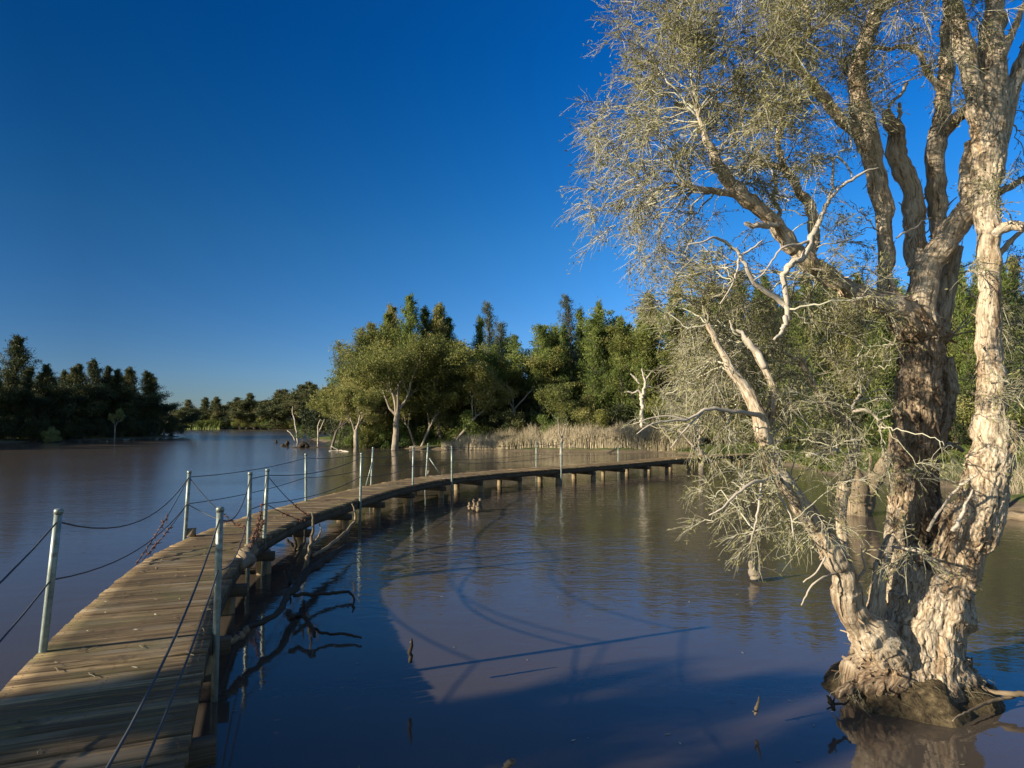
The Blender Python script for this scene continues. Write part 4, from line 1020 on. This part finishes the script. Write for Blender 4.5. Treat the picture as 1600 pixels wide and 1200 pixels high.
wc = np.stack([perp[:, 0] + co[:, 0] * .25, perp[:, 1] + co[:, 1] * .25 + perp[:, 2] * .5, sl * .6], 1)
pxs = co[:, 0] / co[:, 1] * F + 800
darkness0 = np.exp(-((pxs - 1440) / 55) ** 2) * (co[:, 2] < 3.2)
lump = fbm(co * 4.5, 3)
fl = fbm(np.stack([wc[:, 0] * 22, wc[:, 1] * 22, wc[:, 2] * 8], 1), 5)
fl2 = fbm(np.stack([wc[:, 0] * 50, wc[:, 1] * 50, wc[:, 2] * 26 + 40], 1), 3)
terr = fl * 3.2; terr = (np.floor(terr) + np.clip((terr - np.floor(terr)) * 3.5, 0, 1)) / 3.2
amp = np.clip(lr, .03, .16)
rough_zone = np.clip((SKP[ni][:, 0] < 3.9) * (lr > .12), 0, 1)
crack = np.clip(.16 - np.abs(fbm(np.stack([wc[:, 0] * 11 + 3, wc[:, 1] * 11, wc[:, 2] * 6 + 7], 1), 4)), 0, .16) / .16
mess = np.clip(.35 + .9 * fbm(co * 2.2 + 4, 2) + .15 * (co[:, 2] < 1.9) + .5 * darkness0, .3, 1.25)    # smooth stretches and shaggy stretches
foot = np.clip((1.35 - co[:, 2]) / .6, 0, 1)
mess = mess * (1 - .5 * foot)
flute = fbm(np.stack([wc[:, 0] * 6.5, wc[:, 1] * 6.5, wc[:, 2] * 1.6 + 11], 1), 3) * .034 * foot * np.clip(lr / .12, 0, 1)
disp = flute + lump * amp * .20 + terr * amp * .13 * mess + np.abs(fl2) * -.017 * np.clip(lr / .1, .35, 1.2) * mess - crack ** 2 * amp * .17 * mess - .001
co2 = co + no * disp[:, None]
tm.vertices.foreach_set('co', (co2 - HO).astype(np.float32).ravel())
# dark shaggy bark on the middle trunk, pale on the right one
pxs = co[:, 0] / co[:, 1] * F + 800; pys = 660 - (co[:, 2] - CAM_H) / co[:, 1] * F
darkness = np.exp(-((pxs - 1440) / 55) ** 2) * np.clip((pys - 470) / 90, 0, 1) * np.clip((900 - pys) / 80, 0, 1)
tint = np.clip(.12 * crack + .68 * darkness + .5 * np.clip(fbm(co * 6 + 30, 3), 0, 1) * darkness, 0, .9)
low = np.clip((.24 - co[:, 2]) / .12 + .9 * fbm(co * 6, 3) + .3 * (pxs < 1370), 0, 1); tint = np.maximum(tint, .8 * low)
tint = np.clip(tint + np.clip((1.5 - co[:, 2]) / 1.2, 0, 1) * np.clip(.28 + .8 * fbm(co * 3.5 + 60, 4), 0, .75), 0, .92)
a = tm.attributes.new('tint', 'FLOAT', 'POINT'); a.data.foreach_set('value', tint.astype(np.float32))
a = tm.attributes.new('wc', 'FLOAT_VECTOR', 'POINT'); a.data.foreach_set('vector', wc.astype(np.float32).ravel())
tm.materials.clear(); tm.materials.append(M['bark'])
tm.name = 'trunk'
tr = bpy.data.objects.new('trunk', tm); COL.objects.link(tr); tr.parent = hero
# peeling strips of bark: curled ribbons hanging off the surface
mb = MB()
cand = rg.choice(nv, 12000)
wgt = np.clip(lr[cand] / .12, .1, 1.3) * (.06 + 1.3 * (darkness[cand] > .25) + .7 * (fbm(co[cand] * 3 + 9, 2) > .15))
sel = cand[(rg.uniform(0, 1, len(cand)) < wgt * .55) & (co2[cand][:, 2] > .08)]
for i_ in sel:
    p0 = co2[i_]; nn = no[i_]; up = SKT[ni[i_]]; up = up if up[2] > 0 else -up
    sd = np.cross(nn, up); sd /= np.linalg.norm(sd) + 1e-9; dn = -up + rg.normal(size=3) * .35
    if rg.uniform() < .35: dn = -dn
    L_ = rg.uniform(.02, .075) * (1.5 if darkness[i_] > .3 else 1); w_ = rg.uniform(.006, .022)
    curl = rg.uniform(.2, 1.0); ks = 4; vs = []
    for q in range(ks):
        t_ = q / (ks - 1)
        c_ = p0 - nn * .004 + dn * L_ * t_ * (1 - .3 * curl * t_) + nn * L_ * curl * t_ * t_ * .7
        ww = w_ * (1 - .6 * t_)
        vs += [c_ - sd * ww, c_ + sd * ww]
    vs = np.array(vs); q4 = [(2 * q, 2 * q + 1, 2 * q + 3, 2 * q + 2) for q in range(ks - 1)]
    mb.add(vs - HO, q4, None, float(np.clip((1 - tint[i_]) * rg.uniform(.25, .85) + .05, 0, 1)))
mb.build('peeling_bark', M['strip'], hero)

# bare dead branches, thinner than the limbs
DEAD = [
    [(1230, 478, 5.0, 9), (1225, 435, 5.0, 9), (1232, 416, 5.0, 10), (1257, 400, 5.0, 10), (1267, 372, 5.0, 9), (1282, 342, 5.0, 8), (1292, 320, 5.0, 7), (1300, 295, 5.0, 5), (1303, 248, 5.0, 4), (1318, 252, 5.0, 3.5), (1330, 270, 5.0, 3), (1330, 282, 5.0, 2)],
    [(1292, 322, 5.0, 5), (1305, 300, 4.95, 5), (1330, 282, 4.9, 5), (1352, 268, 4.9, 4), (1375, 262, 4.9, 2)],
    [(1267, 375, 5.0, 5), (1245, 382, 4.95, 4), (1225, 385, 4.9, 4), (1210, 402, 4.9, 3), (1195, 425, 4.9, 3), (1178, 438, 4.9, 2)],
    [(1235, 500, 5.0, 8), (1222, 472, 5.0, 9), (1185, 447, 4.95, 8), (1170, 425, 4.9, 6), (1157, 400, 4.9, 6), (1145, 387, 4.9, 5), (1120, 371, 4.85, 4), (1098, 378, 4.8, 3), (1075, 382, 4.8, 2)],
    [(1157, 400, 4.9, 4), (1178, 386, 4.9, 3), (1192, 375, 4.9, 2)], [(1155, 402, 4.9, 4), (1150, 430, 4.9, 3), (1140, 452, 4.9, 2), (1125, 475, 4.9, 2)],
    [(1227, 495, 4.9, 8), (1226, 508, 4.9, 8), (1220, 520, 4.9, 6), (1210, 530, 4.85, 4)],
    [(1195, 575, 5.0, 11), (1183, 552, 5.0, 10), (1170, 535, 5.0, 9), (1158, 520, 5.0, 6), (1145, 514, 5.0, 4), (1140, 500, 5.0, 2)],
    [(1192, 650, 4.95, 9), (1165, 645, 4.8, 7), (1125, 638, 4.7, 6), (1100, 642, 4.65, 5), (1075, 655, 4.6, 4), (1040, 658, 4.55, 3), (1015, 664, 4.5, 2), (995, 678, 4.5, 1.5)],
    [(1100, 642, 4.65, 3), (1070, 672, 4.6, 3), (1048, 700, 4.6, 2)], [(1075, 655, 4.6, 3), (1030, 650, 4.6, 2), (990, 662, 4.6, 1.5)],
    [(1215, 745, 4.9, 8), (1197, 750, 4.8, 6), (1170, 756, 4.7, 5), (1145, 778, 4.65, 4), (1128, 795, 4.6, 3), (1108, 805, 4.6, 2)],
    [(1190, 752, 4.8, 4), (1186, 790, 4.7, 4), (1180, 820, 4.7, 3), (1172, 850, 4.7, 2)], [(1215, 770, 4.85, 4), (1235, 805, 4.8, 3), (1240, 840, 4.8, 2)],
    [(1362, 590, 5.2, 4), (1330, 640, 5.15, 5), (1350, 640, 5.1, 5), (1372, 655, 5.1, 4), (1378, 680, 5.1, 2)],
    [(1450, 830, 5.3, 5), (1480, 780, 5.2, 4), (1500, 760, 5.1, 4), (1528, 740, 5.0, 3)],
    [(1488, 830, 5.1, 7), (1500, 810, 5.1, 6), (1510, 785, 5.1, 4), (1520, 765, 5.1, 3)],
    [(1388, 172, 5.9, 4), (1395, 158, 5.9, 5), (1410, 145, 5.9, 5), (1417, 130, 5.9, 6)], [(1405, 195, 6.0, 5), (1406, 175, 6.0, 6), (1405, 162, 6.0, 5)],
    [(1400, 372, 5.7, 3), (1415, 362, 5.7, 3), (1432, 355, 5.7, 3), (1440, 345, 5.7, 2), (1455, 340, 5.7, 2)],
    [(1215, 352, 5.2, 8), (1195, 352, 5.15, 9), (1180, 352, 5.1, 9), (1163, 350, 5.1, 6)],
    [(1210, 350, 5.3, 8), (1218, 330, 5.3, 7), (1208, 310, 5.3, 6), (1212, 285, 5.3, 5), (1205, 262, 5.3, 3)],
    [(1515, 422, 5.5, 3), (1525, 425, 5.45, 5), (1532, 427, 5.4, 6)],
    [(1340, 905, 5.2, 5), (1352, 890, 5.15, 4), (1348, 870, 5.1, 3), (1345, 850, 5.1, 2)],
    [(1310, 895, 5.1, 3), (1280, 905, 5.0, 3), (1262, 925, 5.0, 2.5), (1252, 946, 5.0, 2)], [(1290, 870, 5.0, 3), (1275, 895, 5.0, 2.5), (1255, 910, 5.0, 2)],
    [(1395, 855, 5.4, 4), (1430, 860, 5.1, 4), (1465, 880, 5.0, 4), (1490, 905, 5.0, 3)],
]
for k, ln in enumerate(DEAD):
    mb = MB()
    pts = np.array([P(a, b, y) for a, b, y, w in ln]); rad = np.array([w * y / F / 2 for a, b, y, w in ln])
    c = catmull(np.c_[pts, rad], 4); pts, rad = c[:, :3], np.maximum(c[:, 3], .003)
    pts[1:-1] += rg.normal(size=(len(pts) - 2, 3)) * rad[1:-1, None] * .35
    mb.tube(pts - HO, rad, 8, wob=.1, rng=rg)
    SK_P.append(pts); SK_R.append(rad)
    mb.build('bare_branch', M['greywood'], hero, True)
ALLP = np.vstack(SK_P)

# drooping twigs: (px, py, radius px, kind, amount)
CL = [
    (1055, 30, 60, 'L', 1), (1110, 40, 80, 'L', 1.2), (1060, 100, 55, 'L', 1.2), (1005, 150, 45, 'L', .9), (955, 215, 38, 'W', .6), (985, 205, 50, 'L', 1.0), (1040, 170, 60, 'L', 1.2), (1100, 130, 70, 'L', 1.3), (1155, 90, 75, 'L', 1.3),
    (1180, 30, 80, 'L', 1.2), (1240, 30, 70, 'L', 1.1), (1225, 130, 70, 'L', 1.2), (1290, 70, 70, 'L', 1.1), (1290, 150, 60, 'L', 1.0), (1190, 190, 65, 'L', 1.1), (1240, 220, 55, 'W', .9), (1295, 215, 45, 'W', .8), (945, 250, 40, 'W', .5),
    (1000, 250, 60, 'W', .9), (1060, 240, 60, 'W', 1.0), (1120, 200, 60, 'L', 1.0), (975, 310, 38, 'W', .7), (1005, 330, 40, 'W', .9), (1030, 370, 45, 'W', 1.0), (1045, 300, 45, 'W', .6), (1110, 320, 40, 'W', .35), (1170, 265, 45, 'W', .7), (1230, 310, 40, 'W', .5),
    (1340, 40, 50, 'L', .9), (1330, 110, 45, 'L', .8), (1345, 190, 40, 'W', .5), (1400, 20, 50, 'W', .6), (1420, 90, 40, 'W', .45), (1400, 110, 35, 'W', .35), (1450, 30, 45, 'W', .6), (1500, 130, 40, 'W', .4), (1455, 120, 30, 'L', .3), (1500, 20, 45, 'W', .5),
    (1590, 215, 50, 'L', .6), (1590, 290, 45, 'L', .5), (1610, 430, 55, 'W', .9), (1600, 490, 50, 'W', .9), (1595, 560, 50, 'W', .9), (1520, 400, 40, 'W', .15), (1615, 640, 40, 'W', .6),
    (1325, 350, 38, 'L', .3), (1300, 395, 40, 'L', .5), (1330, 420, 35, 'L', .4), (1195, 385, 30, 'W', .3),
    (1065, 425, 45, 'L', .6), (1110, 425, 45, 'L', .6), (1160, 430, 40, 'W', .5), (1035, 480, 40, 'L', .5), (1090, 480, 55, 'L', .8), (1150, 480, 55, 'L', .8), (1205, 460, 45, 'L', .7), (1255, 470, 50, 'L', .8), (1310, 480, 45, 'L', .7), (1345, 500, 35, 'L', .4),
    (1088, 540, 48, 'W', .9), (1130, 545, 65, 'W', 1.1), (1195, 540, 65, 'W', 1.1), (1260, 540, 65, 'L', 1.1), (1320, 555, 50, 'L', .7), (1375, 545, 32, 'L', .3), (1085, 600, 42, 'W', .8), (1125, 615, 60, 'W', 1.1), (1195, 615, 60, 'W', 1.1), (1265, 620, 60, 'W', 1.1),
    (1330, 620, 42, 'W', .5), (1030, 678, 34, 'W', .7), (1070, 675, 38, 'W', .7), (1120, 672, 38, 'W', .4), (1190, 685, 48, 'W', .8), (1245, 690, 55, 'W', 1.1), (1300, 700, 45, 'W', .7), (1225, 760, 55, 'W', 1.1), (1165, 770, 45, 'W', .9), (1145, 800, 42, 'W', .9),
    (1200, 825, 48, 'W', 1.0), (1255, 800, 45, 'W', .8), (1290, 830, 30, 'W', .4), (1385, 640, 34, 'W', .25), (1430, 690, 40, 'W', .35), (1435, 760, 40, 'W', .45), (1410, 830, 38, 'W', .35), (1440, 865, 36, 'W', .5), (1395, 875, 34, 'W', .3), (1360, 700, 35, 'W', .35),
]
# more crown above the frame, so the tree is whole
for k in range(22):
    CL.append((rg.uniform(1080, 1660), rg.uniform(-330, -30), 85, 'L', 1.0))
tw_P, tw_R, tw_T = [], [], []; lc, ldr, lt = [], [], []
mbB = MB()
for (px, py, rp, kd, am) in CL:
    if py < 300: am *= .85
    if py > 640 and kd == 'W': am *= .48
    elif py > 420: am *= 1.0
    Yc = rg.uniform(4.7, 5.25) if (py > 620) else rg.uniform(4.8, 6.2)
    c0 = P(px, py, Yc); Rm = rp * Yc / F
    dist_ = np.linalg.norm(ALLP - c0, axis=1); near = np.argsort(dist_ + .25 * np.maximum(ALLP[:, 2] - c0[2], 0))[:40]; o0 = ALLP[near[rg.integers(0, 6)]]
    # two or three carrying branchlets through the cluster
    nbr = 3 if am > .5 else 2
    for b_ in range(nbr):
        end = c0 + rg.normal(size=3) * Rm * .5
        v_ = end - o0; midp = (o0 + end) / 2 + np.array([0, 0, .10 * np.linalg.norm(v_)]) + rg.normal(size=3) * .12 * np.linalg.norm(v_)
        end2 = end + (v_ / (np.linalg.norm(v_) + 1e-9) + np.array([0, 0, -.3 if kd == 'W' else .2])) * Rm * .6
        br = catmull(np.array([o0, midp, end, end2]), 6)
        k_ = len(br); br[1:] += rg.normal(size=(k_ - 1, 3)) * .008
        mbB.tube(br - HO, np.linspace(.0085 if am > .6 else .006, .0022, k_), 5, tint=rg.uniform(.25, .8))
        nsub = int(9 * am * (rp / 50))
        for s_ in range(nsub):
            t_ = rg.uniform(.35, 1.0); st = np.array([np.interp(t_ * (k_ - 1), np.arange(k_), br[:, q]) for q in range(3)])
            d_ = rg.normal(size=3); d_ /= np.linalg.norm(d_); d_ = d_ * .9 + (v_ / (np.linalg.norm(v_) + 1e-9)) * .5
            Ls = Rm * rg.uniform(.5, 1.1); droop = -.38 if kd == 'W' else -.10
            q = np.linspace(0, 1, 6)[:, None]
            sb = st + d_ * Ls * q + np.array([0, 0, droop]) * Ls * q ** 2 + np.cumsum(rg.normal(size=(6, 3)) * .012, 0)
            tw_P.append(np.array([[np.interp(z_, np.linspace(0, 1, 6), sb[:, i]) for i in range(3)] for z_ in np.linspace(0, 1, 5)])); tw_R.append(np.linspace(.0042, .0015, 5)); tw_T.append(rg.uniform(.2, .9))
            nt = int(rg.integers(15, 24))
            tt = rg.uniform(.15, 1.0, nt); s0 = np.stack([np.interp(tt, np.linspace(0, 1, 6), sb[:, i]) for i in range(3)], 1)
            dd = rg.normal(size=(nt, 3)) * .62 + d_ * .8; dd /= np.linalg.norm(dd, axis=1, keepdims=True)
            Lt = rg.uniform(.07, .22, nt)[:, None]; q = np.linspace(0, 1, 5)[None, :, None]
            tp_ = s0[:, None, :] + dd[:, None, :] * Lt[:, :, None] * q + np.array([0, 0, droop * .9]) * Lt[:, :, None] * q ** 2 + np.cumsum(rg.normal(size=(nt, 5, 3)) * .004, 1)
            tp_[:, 0] = s0
            tw_P.extend(list(tp_)); tw_R.extend([np.array([.0020, .0018, .0015, .0012, .0007])] * nt)
            tw_T.extend(list(np.clip(rg.normal(.50 if kd == 'W' else .38, .22, nt), 0, 1)))
            # leaves
            nl = int((68 if kd == 'L' else 44))
            ii = rg.integers(0, nt, nl); zz = rg.integers(2, 5, nl)
            cc = tp_[ii, zz] + rg.normal(size=(nl, 3)) * .014
            lc.append(cc); ldr.append(dd[ii] + rg.normal(size=(nl, 3)) * .6); lt.append(np.clip(rg.uniform(.1, .9, nl) + (.15 if kd == 'W' else 0), 0, 1))
mbB.build('branchlets', M['twig'], hero, True)
mb = MB(); mb.twigs(np.array(tw_P) - HO, np.array(tw_R), np.array(tw_T)); mb.build('twigs', M['twig'], hero)
c_ = np.vstack(lc); d_ = np.vstack(ldr); t_ = np.concatenate(lt)
mb = MB(); s_ = rg.uniform(.020, .046, len(c_)); mb.leaves(c_ - HO, d_, s_, s_ * .26, t_, rg); mb.build('crown', M['leaf_hero'], hero)
# muddy root mound just above the water
mb = MB(); na, nr = 90, 16; cx, cy = P(1416, 1075, 5.45)[:2]; vs = []
for i_ in range(nr):
    for j_ in range(na):
        th = 2 * math.pi * j_ / na; q_ = i_ / (nr - 1)
        R_ = (.74 + .06 * math.cos(th - .3) + .07 * math.sin(3 * th + 1) + .05 * math.sin(7 * th)) * (.25 + .75 * q_)
        vs.append([cx + R_ * math.cos(th), cy + R_ * .80 * math.sin(th), .30 * (1 - q_ ** 2.2) - .07])
vs = np.array(vs); vs[:, 2] += .05 * fbm(vs * 7, 4) + .03 * np.abs(fbm(vs * 22, 3)); vs[:, :2] += .03 * np.stack([fbm(vs * 9 + 5, 3), fbm(vs * 9 + 15, 3)], 1)
i_, j_ = np.meshgrid(np.arange(nr - 1), np.arange(na), indexing='ij'); j2_ = (j_ + 1) % na
mb.add(vs - HO, np.stack([i_ * na + j_, (i_ + 1) * na + j_, (i_ + 1) * na + j2_, i_ * na + j2_], -1).reshape(-1, 4)); mb.build('root_mound', M['mud'], hero, True)
# fine roots around the foot
mb = MB(); Nn = 320
ii = rg.choice(np.where((co2[:, 2] > -.02) & (co2[:, 2] < .22))[0], Nn)
p0 = co2[ii]; dd = no[ii] * .35 + rg.normal(size=(Nn, 3)) * .35 + np.array([0, 0, -.6]); q = np.linspace(0, 1, 5)[None, :, None]
Pt = p0[:, None, :] + dd[:, None, :] * rg.uniform(.05, .2, Nn)[:, None, None] * q + np.cumsum(rg.normal(size=(Nn, 5, 3)) * .006, 1)
mb.twigs(Pt - HO, np.array([.004, .0036, .003, .002, .001])[None] * rg.uniform(.5, 1.5, Nn)[:, None], rg.uniform(0, .3, Nn)); mb.build('roots', M['twig'], hero)
print('hero verts', nv, 'twigs', len(tw_P), 'leaves', len(c_), 'objects', len(bpy.data.objects))
